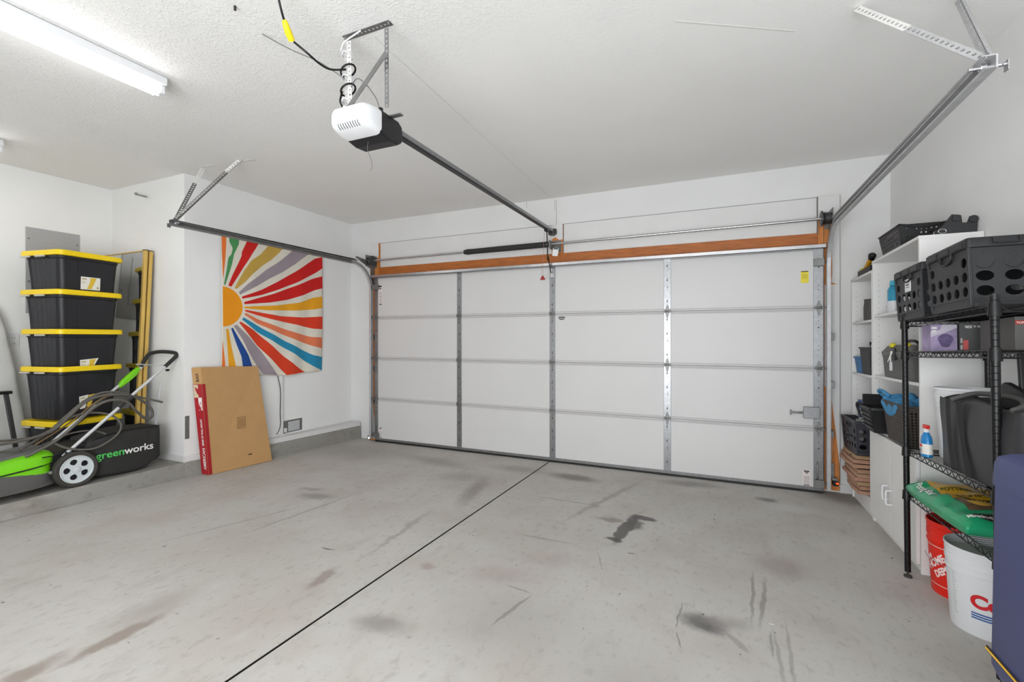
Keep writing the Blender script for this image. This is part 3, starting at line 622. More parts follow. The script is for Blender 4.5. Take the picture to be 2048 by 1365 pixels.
# ================================================================ FLUORESCENT FIXTURES
glow = M('lit_tube', (255, 253, 248), .4, emit=(252, 252, 252), estr=TUBE)
glowfar = M('added_rear_tube', (255, 253, 248), .4, emit=(252, 252, 252), estr=40.0)  # stronger tubes for the added rear fixture
def fixture(x0, x1, y0, y1, label, em):
    org = ((x0 + x1) / 2, (y0 + y1) / 2, ZC); o = root('fluorescent_light', org, label, 'ceiling light', 'fluorescent strip lights')
    m = MB(org); m.box(x0, x1, y0, y1, ZC - .05, ZC - .003); m.build('housing', whitep, o, bevel=.004)
    cx = (x0 + x1) / 2
    for ye in (y0, y1):
        for dx in (-.03, .03): m = MB(org); m.box(cx + dx - .016, cx + dx + .016, min(ye, ye + (.03 if ye == y0 else -.03)), max(ye, ye + (.03 if ye == y0 else -.03)), ZC - .10, ZC - .05); m.build('lamp_holder', whitep, o, bevel=.006)
    for dx in (-.03, .03):
        m = MB(org); m.cyl((cx + dx, y0 + .02, ZC - .083), (cx + dx, y1 - .02, ZC - .083), .013, n=14); m.build('lamp_tube', em, o, smooth='auto')
    return o
fixture(-3.165, -3.035, .46, 1.69, 'white double tube fluorescent light over the left half of the floor', glow)
fixture(-5.30, -5.17, .47, 1.69, 'white double tube fluorescent light near the far left wall, only its end in view', glow)
fixture(-3.165, -3.035, -1.4, -.15, 'added white double tube light out of view behind the first one', glow)  # unseen fixture, added to brighten the room from behind
fixture(-.85, -.72, -1.7, -.45, 'added white double tube light out of view above the back of the room', glowfar)  # extra fixture out of view, added as fill from the right rear
# ================================================================ LEFT SIDE
# electrical panel in the far left wall
o = root('electrical_panel', (XF, 2.27, 2.02), 'grey electrical panel cover set in the far left wall behind the stacked totes', 'electrical panel')
pgm = M('panel_grey', (176, 175, 176), .45, .2)
m = MB((XF, 2.27, 2.02)); m.box(XF, XF + .008, 2.066, 2.467, 1.60, 2.408); m.build('cover', pgm, o, bevel=.002)
m = MB((XF, 2.27, 2.02)); m.box(XF + .008, XF + .0125, 2.165, 2.372, 1.75, 2.28); dd = m.build('door', pgm, o, bevel=.0015)
m = MB((XF, 2.27, 2.02)); m.box(XF + .0125, XF + .02, 2.16, 2.175, 2.185, 2.20); m.build('latch', steel, dd, bevel=.002)
for y, z in ((2.088, 2.30), (2.088, 1.90), (2.445, 2.3), (2.445, 1.9)):
    m = MB((XF, 2.27, 2.02)); m.cyl((XF + .008, y, z), (XF + .011, y, z), .006, n=8); m.build('screw', dsteel, o)
# outlet behind
o = root('wall_outlet', (XF, 1.985, 1.35), 'white wall outlet on the far left wall between the covered board and the totes', 'outlet')
m = MB((XF, 1.985, 1.35)); m.box(XF, XF + .006, 1.95, 2.025, 1.29, 1.41); m.build('face_plate', whitep, o, bevel=.002)
for dz in (.015, -.035):
    m = MB((XF, 1.985, 1.35)); m.box(XF + .006, XF + .008, 1.972, 2.002, 1.34 + dz, 1.368 + dz); q = m.build('socket', whitep, o, bevel=.001)
    m = MB((XF, 1.985, 1.35)); m.box(XF + .008, XF + .0085, 1.979, 1.982, 1.348 + dz, 1.36 + dz).box(XF + .008, XF + .0085, 1.992, 1.995, 1.348 + dz, 1.36 + dz); m.build('slot', ink, q)
# ironing board with white cover standing on its end
clothm = M('white_cloth', (214, 214, 212), .9, bump=.5, bscale=90, var=.04, vscale=9)
IB = (-5.70, 1.83, STEP); o = root('ironing_board', IB, 'ironing board in a white cloth cover standing on end at the far left wall', 'ironing board')
m = MB(IB); rings = []
for k in range(25):
    t = k / 24; z = .02 + 1.47 * t; wv = .03 + .20 * (1 - t) ** .55
    xx = -.02 - .13 * t; wr = .004 * math.sin(t * 55) + .003 * math.sin(t * 23)
    yc = 0 - .02 * t
    rings.append([(IB[0] + xx + dx, IB[1] + yc + dy * (wv + wr * (1 if dy > 0 else .4)), IB[2] + z) for dx, dy in ((.03, -1), (.036, -.5), (.038 + wr, 0), (.036, .5), (.03, 1), (-.01, 1), (-.01, -1))])
m.loft(rings); m.build('cloth_cover', clothm, o, smooth=True, sub=1)
# black folding stand in front of it
FS = (-5.45, 1.655, STEP); o = root('folding_stand', FS, 'black metal folding stand with splayed legs at the left edge of the picture', 'stand')
m = MB(FS); m.box(FS[0] - .04, FS[0] + .04, FS[1] - .26, FS[1] + .165, .90, .925); m.build('top_bar', blackm, o, bevel=.004)
for dx, ya, yb in ((.02, .13, .215), (-.02, .05, .10), (.02, -.2, -.26), (-.02, -.12, -.15)):
    m = MB(FS); m.bar((FS[0] + dx, FS[1] + ya, .90), (FS[0] + dx * 2, FS[1] + yb, STEP + .003), .03, .022, (1, 0, 0)); m.build('leg', dsteel, o, bevel=.003)
m = MB(FS); m.bar((FS[0] - .04, FS[1] - .15, .5), (FS[0] - .04, FS[1] + .08, .5), .012, .02); m.build('cross_bar', dsteel, o)

# storage totes, five high
LBL = M('tote_label', (236, 234, 226), .5); lab_y = M('label_yellow', (226, 190, 60), .5)
TC = Vector((-5.124, 2.005, 0)); E1 = Vector((-.085, .520, 0)); E2 = Vector((-.50, -.06, 0))
tl1, tl2 = E1.length, E2.length; trz = math.atan2(E1.y, E1.x) - math.pi / 2
hgm = M('handle_grey', (196, 192, 178), .5)
def make_tote(h=.335):
    o = bpy.data.objects.new('storage_tote', None); C.objects.link(o)
    # local: x from 0 (right face) to -tl2, y from 0 to tl1, z up
    hx, hy = tl2 / 2, tl1 / 2; cx, cy = -hx, hy
    def ring(z, s, rib=1.):
        pts = []; r = .055; a, b_ = (hx - .030) * s, (hy - .018) * s
        # right side (faces +x): plain with two faint steps
        for y in (-.95, -.55, -.54, .54, .55, .95):
            d = .004 * rib if abs(y) > .545 else 0; pts.append((cx + a - d, cy + (b_ - r) * y))
        for k in range(5): q = R(90 * (k + .5) / 5); pts.append((cx + a - r + r * math.cos(q), cy + b_ - r + r * math.sin(q)))
        def ribs(sy):
            out = []; n = 5
            for k in range(n):
                u0 = .92 - 1.84 * k / n; u1 = .92 - 1.84 * (k + 1) / n; g = .13 * (u0 - u1)
                dpt = .016 * rib
                for u, dd in ((u0 - g * .3, dpt), (u0 - g * 1.5, 0), (u1 + g * 1.5, 0), (u1 + g * .3, dpt)): out.append((cx + (a - r) * u, cy + sy * (b_ - dd)))
            return out
        pts += ribs(1)
        for k in range(5): q = R(90 + 90 * (k + .5) / 5); pts.append((cx - a + r + r * math.cos(q), cy + b_ - r + r * math.sin(q)))
        for y in (.95, 0, -.95): pts.append((cx - a, cy + (b_ - r) * y))
        for k in range(5): q = R(180 + 90 * (k + .5) / 5); pts.append((cx - a + r + r * math.cos(q), cy - b_ + r + r * math.sin(q)))
        pts += ribs(-1)[::-1]
        for k in range(5): q = R(270 + 90 * (k + .5) / 5); pts.append((cx + a - r + r * math.cos(q), cy - b_ + r + r * math.sin(q)))
        return [(x, y, z) for x, y in pts]
    m = MB(); m.loft([ring(.0, .87), ring(.006, .885), ring(h * .5, .93), ring(h - .055, .975), ring(h - .05, 1.0, 0), ring(h - .012, 1.0, 0)])
    m.build('body', tote_m, o, smooth='auto')
    m = MB()
    def lr(z, s, d=0): return [(x, y, z) for x, y in rrect(cx, cy, hx * s - d, hy * s - d, .05, 6)]
    m.loft([lr(h - .034, 1., .004), lr(h - .032, 1.0), lr(h - .008, 1.0), lr(h - .002, 1.0, .006), lr(h - .002, 1, .03), lr(h - .009, 1, .036), lr(h - .009, 1, .07), lr(h - .001, 1, .08)])
    lid = m.build('lid', yellow, o, smooth='auto')
    for u in (-.6, 0, .6): m = MB(); m.box(-.001, .004, cy + hy * u - .035, cy + hy * u + .035, h - .033, h - .02); m.build('lid_clip', yellow, lid, bevel=.002)
    for u in (-.62, .1): lh = MB(); lh.box(cx + hx * u - .055, cx + hx * u + .055, -.012, .004, h - .045, h - .034); lh.build('handle_lip', hgm, lid, bevel=.003)
    return o
def tote_label(o, z, tilt, h=.335):
    # label stuck on the right face, following its taper
    s0 = .885 + .10 * (z / h); xf = -tl2 / 2 + (tl2 / 2 - .035) * s0; s1 = .885 + .10 * ((z + .075) / h); xf1 = -tl2 / 2 + (tl2 / 2 - .035) * s1
    yc = tl1 * .5 + .005; a = Vector((xf + .003, yc - .08, z)); e = Vector((0, 1, tilt)).normalized(); up = Vector((xf1 - xf, -tilt * .075, .075)).normalized(); nn = Vector((1, 0, -.12)).normalized()
    Mx = frame(a, e, up)
    m = MB(); m.box(0, .155, 0, .082, 0, .0012, Mx); lb = m.build('label_sticker', LBL, o)
    m = MB(); m.cur = 0; m.prism([(.05, .004), (.085, .004), (.125, .078), (.075, .078), (.072, .05)], .0012, .0018, Mx); m.build('label_graphic', lab_y, lb)
    m = MB(); m.box(.008, .045, .064, .072, .0012, .0018, Mx).box(.008, .04, .05, .053, .0012, .0018, Mx).box(.008, .035, .04, .043, .0012, .0018, Mx).box(.128, .145, .01, .022, .0012, .0018, Mx); m.build('label_print', M('label_ink', (180, 165, 120), .6), lb)
proto = make_tote()
tops = [.648, .989, 1.316, 1.660, 2.0]
tl_lab = ['lowest tote of the five, its lower half hidden by the mower bag', 'second tote up from the bottom of the yellow lidded stack, just above the hoses', 'middle tote of the yellow lidded stack, label tilted on its side',
  'second tote from the top of the stack, the one without a label', 'topmost black tote with yellow lid and level label on its side']
tl_lab = ['black tote with yellow lid at the very bottom of the stack behind the mower', 'black tote with yellow lid just above the bottom one, hoses crossing it', 'middle black tote of the stack with a tilted white label', 'black tote second from the top of the stack, no label on it', 'topmost black tote of the stack, lid below the electrical panel']
for i, t in enumerate(tops):
    q = proto if i == 0 else dup(proto)
    q.location = (TC.x, TC.y, t - .335) if i else (TC.x, TC.y, STEP)
    if i == 0: q.scale = (1, 1, (t - STEP) / .335)
    q.rotation_euler = (0, 0, trz + (.012 if i in (1, 3) else 0)); tag(q, tl_lab[i], 'storage tote', 'stacked totes with yellow lids')
    if i in (1, 2, 4): tote_label(q, .10 if i == 4 else .055, {1: .12, 2: .06, 4: 0}[i])

# mirrored sliding doors leaning in the alcove
for k in range(2):
    yb_, yt = 2.562 + k * .042, 2.650 + k * .042
    org = (-5.48, yb_, STEP); o = root('mirrored_closet_door', org, 'gold framed mirrored closet door leaning against the alcove wall, ' + ('the front one' if k == 0 else 'behind the other one'), 'mirror', 'mirrored closet doors')
    x0, x1 = -5.86 + k * .01, -5.112 + k * .004; zt = 2.225 - k * .004
    up = Vector((0, yt - yb_, zt - STEP)).normalized(); Ln = (Vector((0, yt - yb_, zt - STEP))).length
    Mx = frame((x0, yb_, STEP + .002), (1, 0, 0), up); wd = x1 - x0   # local z points to -y (towards the viewer)
    m = MB(org); m.box(.02, wd - .025, .03, Ln - .012, -.012, .002, Mx); m.build('mirror_glass', mirror_m, o)
    for nm, (a, b_, c, d) in (('stile', (0, .024, 0, Ln)), ('stile', (wd - .034, wd, 0, Ln)), ('rail', (.024, wd - .034, 0, .035)), ('rail', (.024, wd - .034, Ln - .012, Ln))):
        m = MB(org); m.box(a, b_, c, d, -.022, .008, Mx); m.build(nm, gold, o, bevel=.003)
    m = MB(org); m.box(wd - .036, wd + .001, Ln - .002, Ln + .006, -.024, .010, Mx); m.build('corner_cap', dsteel, o)
# hook and mark high on the alcove wall
o = root('wall_hook', (-5.62, YB, 2.84), 'small metal hook high on the white alcove wall beside the ceiling', 'hook')
m = MB((-5.62, YB, 2.84)); m.tube(smooth_path([U(270, 387, 'y', YB - .005), U(276, 390, 'y', YB - .05), U(293, 394, 'y', YB - .04)]), .006, 8); m.build('hook_arm', galvd, o, smooth=True)
m = MB((-5.62, YB, 2.84)); m.cyl(U(272, 388, 'y', YB), U(272, 388, 'y', YB - .01), .014, n=12); m.build('hook_base', galvd, o)
# grey scuffed plate on the outside corner
o = MB((WL, YB + .02, .6)); o.box(WL, WL + .003, YB + .005, YB + .045, .40, .62); tag(o.build('corner_guard', galvd, None, bevel=.001), 'small bare metal strip on the outside wall corner beside the cardboard box', 'metal strip')

# ---------------------------------------------------------------- lawn mower
MO = (-4.9, 1.6, STEP); mw = root('lawn_mower', MO, 'green and grey push lawn mower parked on the raised slab with its handle up', 'lawn mower')
def mm_(): return MB(MO)
# wheels
def wheel(x, y, r, sx, name='wheel'):
    wM = frame((x, y, STEP + r), (0, 1, 0), (0, 0, 1))   # local z -> +x
    m = mm_(); m.lathe([(r * .74, -.028), (r * .93, -.03), (r * .985, -.022), (r, -.01), (r, .01), (r * .985, .022), (r * .93, .03), (r * .74, .026)], 44, wM, False, False)
    wo = m.build(name, rubber, mw, smooth='auto')
    m = mm_(); nT = 40
    for k in range(nT): a = 2 * math.pi * k / nT; c_, s_ = math.cos(a), math.sin(a); m.bar(wM @ Vector((r * 1.002 * c_, r * 1.002 * s_, -.02)), wM @ Vector((r * 1.002 * c_, r * 1.002 * s_, .02)), .007, .004, wM.to_3x3() @ Vector((c_, s_, 0)))
    m.build('tread', rubber, wo)
    # hub disc with five tear-shaped openings
    m = mm_(); n = 120; ro = r * .76
    def disc(z0, z1):
        pass
    rin = r * .27; rout = r * .60
    seg = 150
    for k in range(seg):
        a0, a1 = 2 * math.pi * k / seg, 2 * math.pi * (k + 1) / seg; mid = (k + .5) / seg * 5 % 1
        hole = .2 < mid < .8
        def q(ra, rb, zA=.012, zB=.022):
            v = []
            for z in (zA, zB):
                for rr_, aa in ((ra, a0), (rb, a0), (rb, a1), (ra, a1)): v.append(wM @ Vector((rr_ * math.cos(aa), rr_ * math.sin(aa), z)))
            m.hexa(v)
        if hole:
            tt = math.sin((mid - .2) / .6 * math.pi) ** .5; q(.002, rin + (1 - tt) * .5 * (rout - rin) * .9); q(rout - (1 - tt) * .5 * (rout - rin) * .9, ro)
        else: q(.002, ro)
    m.build('hub', lgrey, wo)
    m = mm_(); m.lathe([(r * .70, .012), (r * .78, .010), (r * .79, .026), (r * .74, .029), (r * .70, .022)], 44, wM, False, False)
    m.lathe([(.02, .02), (.022, .03), (.012, .034)], 20, wM); m.build('rim', lgrey, wo, smooth='auto')
    m = mm_(); m.lathe([(r * .72, -.02), (r * .72, .004)], 30, wM); m.build('hub_back', blackp, wo)
    return wo
wheel(-4.705, 1.942, .14, 1); wheel(-5.125, 1.942, .14, 1); wheel(-4.72, 1.24, .10, 1); wheel(-5.11, 1.24, .10, 1)
# deck skirt
m = mm_()
def dring(z, grow, top=False):
    pts = []
    for k in range(40):
        a = 2 * math.pi * k / 40; c_, s_ = math.cos(a), math.sin(a)
        ex = .55; px = math.copysign(abs(c_) ** ex, c_); py = math.copysign(abs(s_) ** ex, s_)
        wx = .235 + grow; wy = .37 + grow
        yy = 1.50 + py * wy; xx = -4.915 + px * wx * (1 - .14 * max(0, py) ** 2)
        pts.append((xx, yy, z + .045 * max(0, (1.6 - yy)) * .0))
    return pts
m.loft([dring(STEP + .05, .0), dring(STEP + .055, .012), dring(STEP + .075, .014), dring(STEP + .085, 0), dring(STEP + .15, -.006), dring(STEP + .185, -.025), dring(STEP + .2, -.06)])
m.build('deck', skirt, mw, smooth='auto')
# green shell, sloping up towards the rear
m = mm_()
def gr(z0, zr, hw, y0, y1, e=.5):
    pts = []
    for k in range(36):
        a = 2 * math.pi * k / 36; c_, s_ = math.cos(a), math.sin(a); px = math.copysign(abs(c_) ** e, c_); py = math.copysign(abs(s_) ** e, s_)
        yy = (y0 + y1) / 2 + py * (y1 - y0) / 2; t = (py + 1) / 2; pts.append((-4.915 + px * hw, yy + .035, STEP + (z0 + (zr - z0) * t) * .86 - .012))
    return pts
m.loft([gr(.15, .19, .215, 1.16, 1.80), gr(.19, .235, .212, 1.16, 1.80), gr(.22, .27, .205, 1.165, 1.795)]); m.build('lower_shell', green, mw, smooth='auto')
m = mm_(); m.loft([gr(.205, .262, .218, 1.155, 1.79), gr(.215, .272, .218, 1.155, 1.79)]); m.build('shell_seam', blackp, mw, smooth='auto')
m = mm_(); m.loft([gr(.215, .272, .21, 1.17, 1.81), gr(.25, .33, .205, 1.18, 1.82), gr(.285, .36, .18, 1.2, 1.80), gr(.30, .385, .14, 1.22, 1.75)]); m.build('upper_shell', green, mw, smooth='auto')
m = mm_(); m.loft([gr(.30, .385, .135, 1.22, 1.77), gr(.325, .41, .13, 1.24, 1.76), gr(.335, .415, .10, 1.28, 1.70)]); m.build('top_cover', greyp, mw, smooth='auto')
m = mm_()
for k in range(4): m.box(-4.715, -4.700, 1.745 + k * .016, 1.755 + k * .016, STEP + .272, STEP + .279)
m.build('vent_slot', blackp, mw)
# rear housing
m = mm_(); m.hexa([(-5.08, 1.80, STEP + .08), (-4.76, 1.80, STEP + .08), (-4.76, 2.04, STEP + .10), (-5.08, 2.04, STEP + .10), (-5.07, 1.80, STEP + .27), (-4.77, 1.80, STEP + .27), (-4.77, 2.04, STEP + .33), (-5.07, 2.04, STEP + .33)]); m.build('rear_housing', blackp, mw, bevel=.012)
m = mm_(); m.cyl((-4.74, 1.79, STEP + .15), (-4.70, 1.79, STEP + .15), .012, n=12).cyl((-5.14, 1.942, STEP + .14), (-4.70, 1.942, STEP + .14), .01, n=8); m.build('axle', steel, mw)
for x in (-4.745, -5.10):
    m = mm_(); m.hexa([(x - .014, 1.82, STEP + .13), (x + .014, 1.82, STEP + .13), (x + .014, 1.88, STEP + .11), (x - .014, 1.88, STEP + .11), (x - .014, 1.895, STEP + .285), (x + .014, 1.895, STEP + .285), (x + .014, 1.935, STEP + .265), (x - .014, 1.935, STEP + .265)]); m.build('handle_bracket', blackp, mw, bevel=.003)
# handle tubes
def hy(t): return 1.88 + t * .84
def hz(t): return STEP + .25 + t * .755
def hp(x, t, dz=0): return (x, hy(t), hz(t) + dz)
for x in (-4.745, -5.10):
    m = mm_(); m.tube([hp(x, -.0), hp(x, .50)], .0135, 12); m.build('lower_handle_tube', silver, mw, smooth='auto')
    m = mm_(); m.tube([hp(x, .44, .006), hp(x, .56, .006)], .020, 12); m.build('handle_clamp', dsteel, mw, smooth='auto')
    m = mm_(); m.tube([hp(x, .5, .008), hp(x, .90, .004)], .0125, 12); m.build('upper_handle_tube', silver, mw, smooth='auto')
m = mm_(); m.tube(smooth_path([hp(-4.745, .88, .005), hp(-4.745, .97, .01), (-4.755, 2.722, STEP + 1.02), (-4.79, 2.728, STEP + 1.045), (-4.93, 2.70, STEP + 1.055), (-5.06, 2.69, STEP + 1.045), (-5.095, 2.66, STEP + 1.02), hp(-5.10, .86, .01)], 6), .017, 12); m.build('grip', blackf, mw, smooth=True)
m = mm_(); m.tube(smooth_path([hp(-4.75, .86, .04), hp(-4.77, .80, .08), hp(-4.93, .80, .085), hp(-5.08, .80, .08), hp(-5.09, .86, .04)]), .005, 8); m.build('bail_bar', silver, mw, smooth=True)
m = mm_(); m.loft([[(-5.10 + a, hy(t) + 0, hz(t) + b_ + .005) for a, b_ in rrect(0, 0, w_, h_, .012, 3)] for t, w_, h_ in ((.64, .014, .016), (.66, .022, .028), (.74, .024, .036), (.82, .022, .034), (.84, .014, .018))]); m.build('switch_box', green, mw, smooth='auto')
m = mm_(); m.tube(smooth_path([hp(-5.10, .64, -.01), hp(-5.09, .5, -.04), hp(-5.09, .3, -.02), hp(-5.07, .1, .0)]), .005, 8); m.build('control_cable', blackm, mw, smooth=True)
m = mm_(); m.box(-4.772, -4.755, hy(.9), hy(.9) + .03, hz(.9) - .055, hz(.9) - .035); m.build('cord_hook', blackm, mw, bevel=.003)
m = mm_(); m.tube([(-4.78, 2.60, .95), (-4.86, 2.60, .55), (-4.88, 2.60, .36)], .008, 8); m.build('support_rod', silver, mw)
# collection bag
m = mm_()
def bring(y, x0, x1, z0, z1, r=.03, w=0.):
    return [(a, y + w * math.sin(a * 40 + b_ * 30), b_) for a, b_ in rrect((x0 + x1) / 2, (z0 + z1) / 2, (x1 - x0) / 2, (z1 - z0) / 2, r, 5)]
m.loft([bring(2.02, -5.06, -4.76, STEP + .10, STEP + .30), bring(2.06, -5.08, -4.735, STEP + .035, STEP + .345), bring(2.2, -5.09, -4.725, STEP + .012, STEP + .375, .035, .002), bring(2.35, -5.09, -4.72, STEP + .010, STEP + .385, .03, .003),
  bring(2.46, -5.09, -4.73, STEP + .02, STEP + .378, .03, .004), bring(2.53, -5.08, -4.755, STEP + .05, STEP + .372, .035, .005), bring(2.565, -5.07, -4.735, STEP + .08, STEP + .378, .03, .004), bring(2.575, -5.05, -4.75, STEP + .12, STEP + .36, .03, .002)])
bag = m.build('grass_bag', blackf, mw, smooth=True)
m = mm_(); m.tube(smooth_path([(-4.735, 2.06, STEP + .345), (-4.728, 2.3, STEP + .385), (-4.74, 2.57, STEP + .378)]), .005, 6); m.build('bag_piping', blackm, bag, smooth=True)
def ondark(s, y0, z0, size, mat, xs=1.):
    return text('lettering', s, size, mat, bag, Matrix.Translation(Vector((-4.7165, y0, z0)) - Vector(MO)) @ frame((0, 0, 0), (0, 1, 0.02), (0, 0, 1)), .0006, .0012, xs)
ondark('green', 2.08, STEP + .175, .085, M('brand_green', (84, 200, 96), .6), 1.05); ondark('works', 2.282, STEP + .178, .085, whiteink, 1.05)
# hoses and cords draped over the mower
def hose(name, pts, r, mat, label, cat='hose', group=None):
    pp = smooth_path(pts, 7); o = MB(tuple(pp[0])); o.tube(pp, r, 10); return tag(o.build(name, mat, None, smooth=True), label, cat, group)
X = lambda px, py, x=-4.80: tuple(U(px, py, 'x', x))
hose('garden_hose', [X(-40, 895, -4.72), X(10, 888, -4.74), X(60, 878, -4.76), X(105, 862, -4.8), X(140, 832, -4.82), X(170, 805, -4.83), X(205, 792, -4.82), X(240, 790, -4.80), X(275, 797, -4.79), X(300, 815, -4.78), X(305, 832, -4.77), X(292, 838, -4.75), X(272, 822, -4.70), X(255, 805, -4.68),
  X(230, 800, -4.68), X(205, 806, -4.69), X(180, 822, -4.70), X(150, 850, -4.72), X(115, 880, -4.73), X(80, 900, -4.74), X(50, 915, -4.76)], .0115, hose_m, 'thick grey hose looped over the mower deck and through its handle')
hose('extension_cord', [X(-40, 885, -4.78), X(30, 880, -4.80), X(75, 873, -4.82), X(120, 850, -4.84), X(150, 832, -4.84), X(190, 826, -4.82), X(225, 832, -4.76), X(242, 850, -4.72), X(236, 868, -4.70), X(215, 885, -4.69), X(190, 897, -4.69), X(160, 900, -4.71), X(130, 896, -4.74), X(105, 885, -4.78)], .0085, hose_m, 'dark cord curling down in front of the grass bag', 'cord')
hose('extension_cord', [X(40, 900, -4.80), X(90, 870, -4.86), X(130, 835, -4.88), X(170, 802, -4.88), X(205, 786, -4.86), X(240, 786, -4.84), X(280, 795, -4.80), X(325, 805, -4.76)], .0095, hose_m, 'dark cord running up over the hose, its end sticking out right of the handle', 'cord')
hose('extension_cord', [X(70, 890, -4.84), X(110, 866, -4.87), X(150, 838, -4.89), X(182, 812, -4.89), X(210, 795, -4.88), X(235, 790, -4.87)], .006, hose2_m, 'thin tan cord running between the grey hoses', 'cord')
hose('extension_cord', [X(-40, 905, -4.78), X(20, 905, -4.80), X(60, 900, -4.82), X(100, 885, -4.84), X(140, 868, -4.85), X(180, 862, -4.82), X(210, 868, -4.78), X(222, 880, -4.74)], .007, hose_m, 'lower dark cord lying across the mower top behind the green shell', 'cord')

# ---------------------------------------------------------------- tapestry
TX = WL + .012
def tw(y, z): # gentle folds, strongest low on the right
    u = (y - 3.08) / 1.31; v = (2.47 - z) / 1.5
    a = .010 * math.sin(u * 26 + v * 3.5) * min(1, v * 1.2 + .1) * (.3 + .9 * u) + .006 * math.sin(u * 13 - v * 7) * v
    return max(TX, TX + .012 + a)
cream = M('tapestry_cream', (226, 220, 206), .85, bump=.3, bscale=400, var=.02)
cols_ = dict(o=(232, 120, 48), g=(74, 146, 86), r=(204, 22, 18), d=(196, 160, 72), m=(156, 144, 152), y=(232, 162, 22), s=(222, 58, 28), p=(226, 122, 82), b=(32, 138, 178), n=(24, 72, 148), k=(214, 60, 24), sun=(240, 152, 12))
cm_ = {k: M('tapestry_' + k, v, .85, bump=.3, bscale=400, var=.03) for k, v in cols_.items()}
def tz(p): # position on the wall from the drawing grid
    q = U(360 + p[0] / 2.624, 440 + p[1] / 2.624, 'x', WL); return (q.y, q.z)
TO = (TX, 3.73, 2.46); tp = root('tapestry', TO, 'sunburst wall tapestry with coloured rays hanging on the left wall', 'wall hanging')
outl = [(207, 58), (738, 178), (741, 792), (700, 797), (652, 802), (600, 812), (550, 818), (508, 819), (430, 815), (360, 812), (212, 812)]
def top_at(u): a, b_ = tz((207, 58)), tz((738, 178)); return a[1] + (b_[1] - a[1]) * u
def bot_at(u):
    pts = [tz(p) for p in reversed(outl[2:])]
    y = tz((210, 400))[0] * (1 - u) + tz((739, 400))[0] * u
    for (ya, za), (yb2, zb2) in zip(pts, pts[1:]):
        if ya <= y <= yb2 or (yb2 <= y <= ya): return za + (zb2 - za) * ((y - ya) / (yb2 - ya + 1e-9))
    return pts[0][1] if u < .5 else pts[-1][1]
ya_, yb_2 = tz((210, 400))[0], tz((739, 400))[0]
m = MB(TO)
def tf(u, v):
    y = ya_ + (yb_2 - ya_) * u; z = top_at(u) + (bot_at(u) - top_at(u)) * v; return (tw(y, z), y, z)
m.grid(tf, 90, 70); cl = m.build('cloth', cream, tp, smooth=True); s_ = cl.modifiers.new('t', 'SOLIDIFY'); s_.thickness = .001; s_.offset = -1
def lerp_poly(poly, t):
    n = len(poly) - 1; f = t * n; i = min(int(f), n - 1); f -= i; return (poly[i][0] * (1 - f) + poly[i + 1][0] * f, poly[i][1] * (1 - f) + poly[i + 1][1] * f)
def ray(name, A, B, k):
    m = MB(TO); n = 44; w_ = 5
    def f(u, v):
        a, b_ = lerp_poly(A, v), lerp_poly(B, v); y, z = tz((a[0] * (1 - u) + b_[0] * u, a[1] * (1 - u) + b_[1] * u)); return (tw(y, z) + .0025, y, z)
    m.grid(f, w_, n); m.build(name, cm_[k], tp, smooth=True)
ray('ray', [(209, 60), (210, 150), (213, 220), (216, 300)], [(232, 64), (234, 120), (230, 200), (219, 300)], 'o')
ray('ray', [(250, 70), (250, 115), (268, 150), (262, 180), (245, 200), (235, 270), (222, 340)], [(303, 82), (300, 130), (290, 150), (275, 180), (265, 230), (250, 280), (229, 342)], 'g')
ray('ray', [(352, 92), (335, 130), (316, 170), (315, 190), (295, 235), (270, 285), (245, 345)], [(415, 106), (390, 150), (370, 180), (352, 210), (325, 250), (298, 295), (262, 352)], 'r')
ray('ray', [(470, 120), (445, 150), (415, 182), (365, 215), (330, 265), (303, 312), (278, 360)], [(545, 138), (510, 175), (470, 212), (420, 245), (372, 285), (335, 325), (292, 362)], 'd')
ray('ray', [(600, 148), (560, 182), (510, 222), (450, 260), (400, 298), (350, 335), (302, 380)], [(690, 168), (640, 200), (590, 238), (530, 275), (465, 308), (400, 345), (308, 393)], 'm')
ray('ray', [(738, 197), (700, 205), (600, 272), (500, 328), (420, 368), (318, 403)], [(739, 255), (700, 282), (600, 332), (500, 370), (420, 395), (318, 415)], 'r')
ray('ray', [(738, 297), (690, 310), (600, 347), (480, 390), (400, 412), (328, 432)], [(739, 360), (700, 370), (640, 395), (560, 420), (460, 435), (330, 443)], 'r')
ray('ray', [(738, 403), (690, 410), (620, 435), (500, 450), (330, 456)], [(739, 463), (700, 470), (600, 477), (450, 475), (330, 465)], 'y')
ray('ray', [(739, 508), (640, 513), (520, 506), (430, 490), (333, 472)], [(739, 574), (690, 572), (600, 550), (470, 522), (335, 482)], 's')
ray('ray', [(739, 618), (680, 615), (590, 590), (500, 560), (400, 522), (335, 488)], [(739, 675), (690, 663), (600, 630), (500, 590), (400, 545), (330, 498)], 'p')
ray('ray', [(740, 720), (690, 710), (620, 675), (540, 635), (440, 580), (325, 512)], [(740, 790), (690, 768), (600, 708), (500, 650), (400, 590), (318, 524)], 'b')
ray('ray', [(550, 815), (500, 760), (450, 710), (400, 660), (350, 600), (303, 540)], [(650, 799), (600, 768), (540, 720), (450, 640), (380, 580), (312, 535)], 'k')
ray('ray', [(430, 812), (380, 740), (350, 690), (320, 630), (275, 558)], [(508, 816), (460, 750), (420, 690), (350, 610), (290, 550)], 'm')
ray('ray', [(322, 808), (312, 720), (290, 660), (260, 570)], [(388, 810), (350, 710), (310, 640), (270, 567)], 'n')
ray('ray', [(248, 808), (247, 770), (240, 670), (232, 573)], [(292, 808), (283, 770), (262, 670), (245, 573)], 'y')
ray('ray', [(211, 808), (212, 740), (212, 640)], [(231, 808), (228, 745), (214, 640)], 'o')
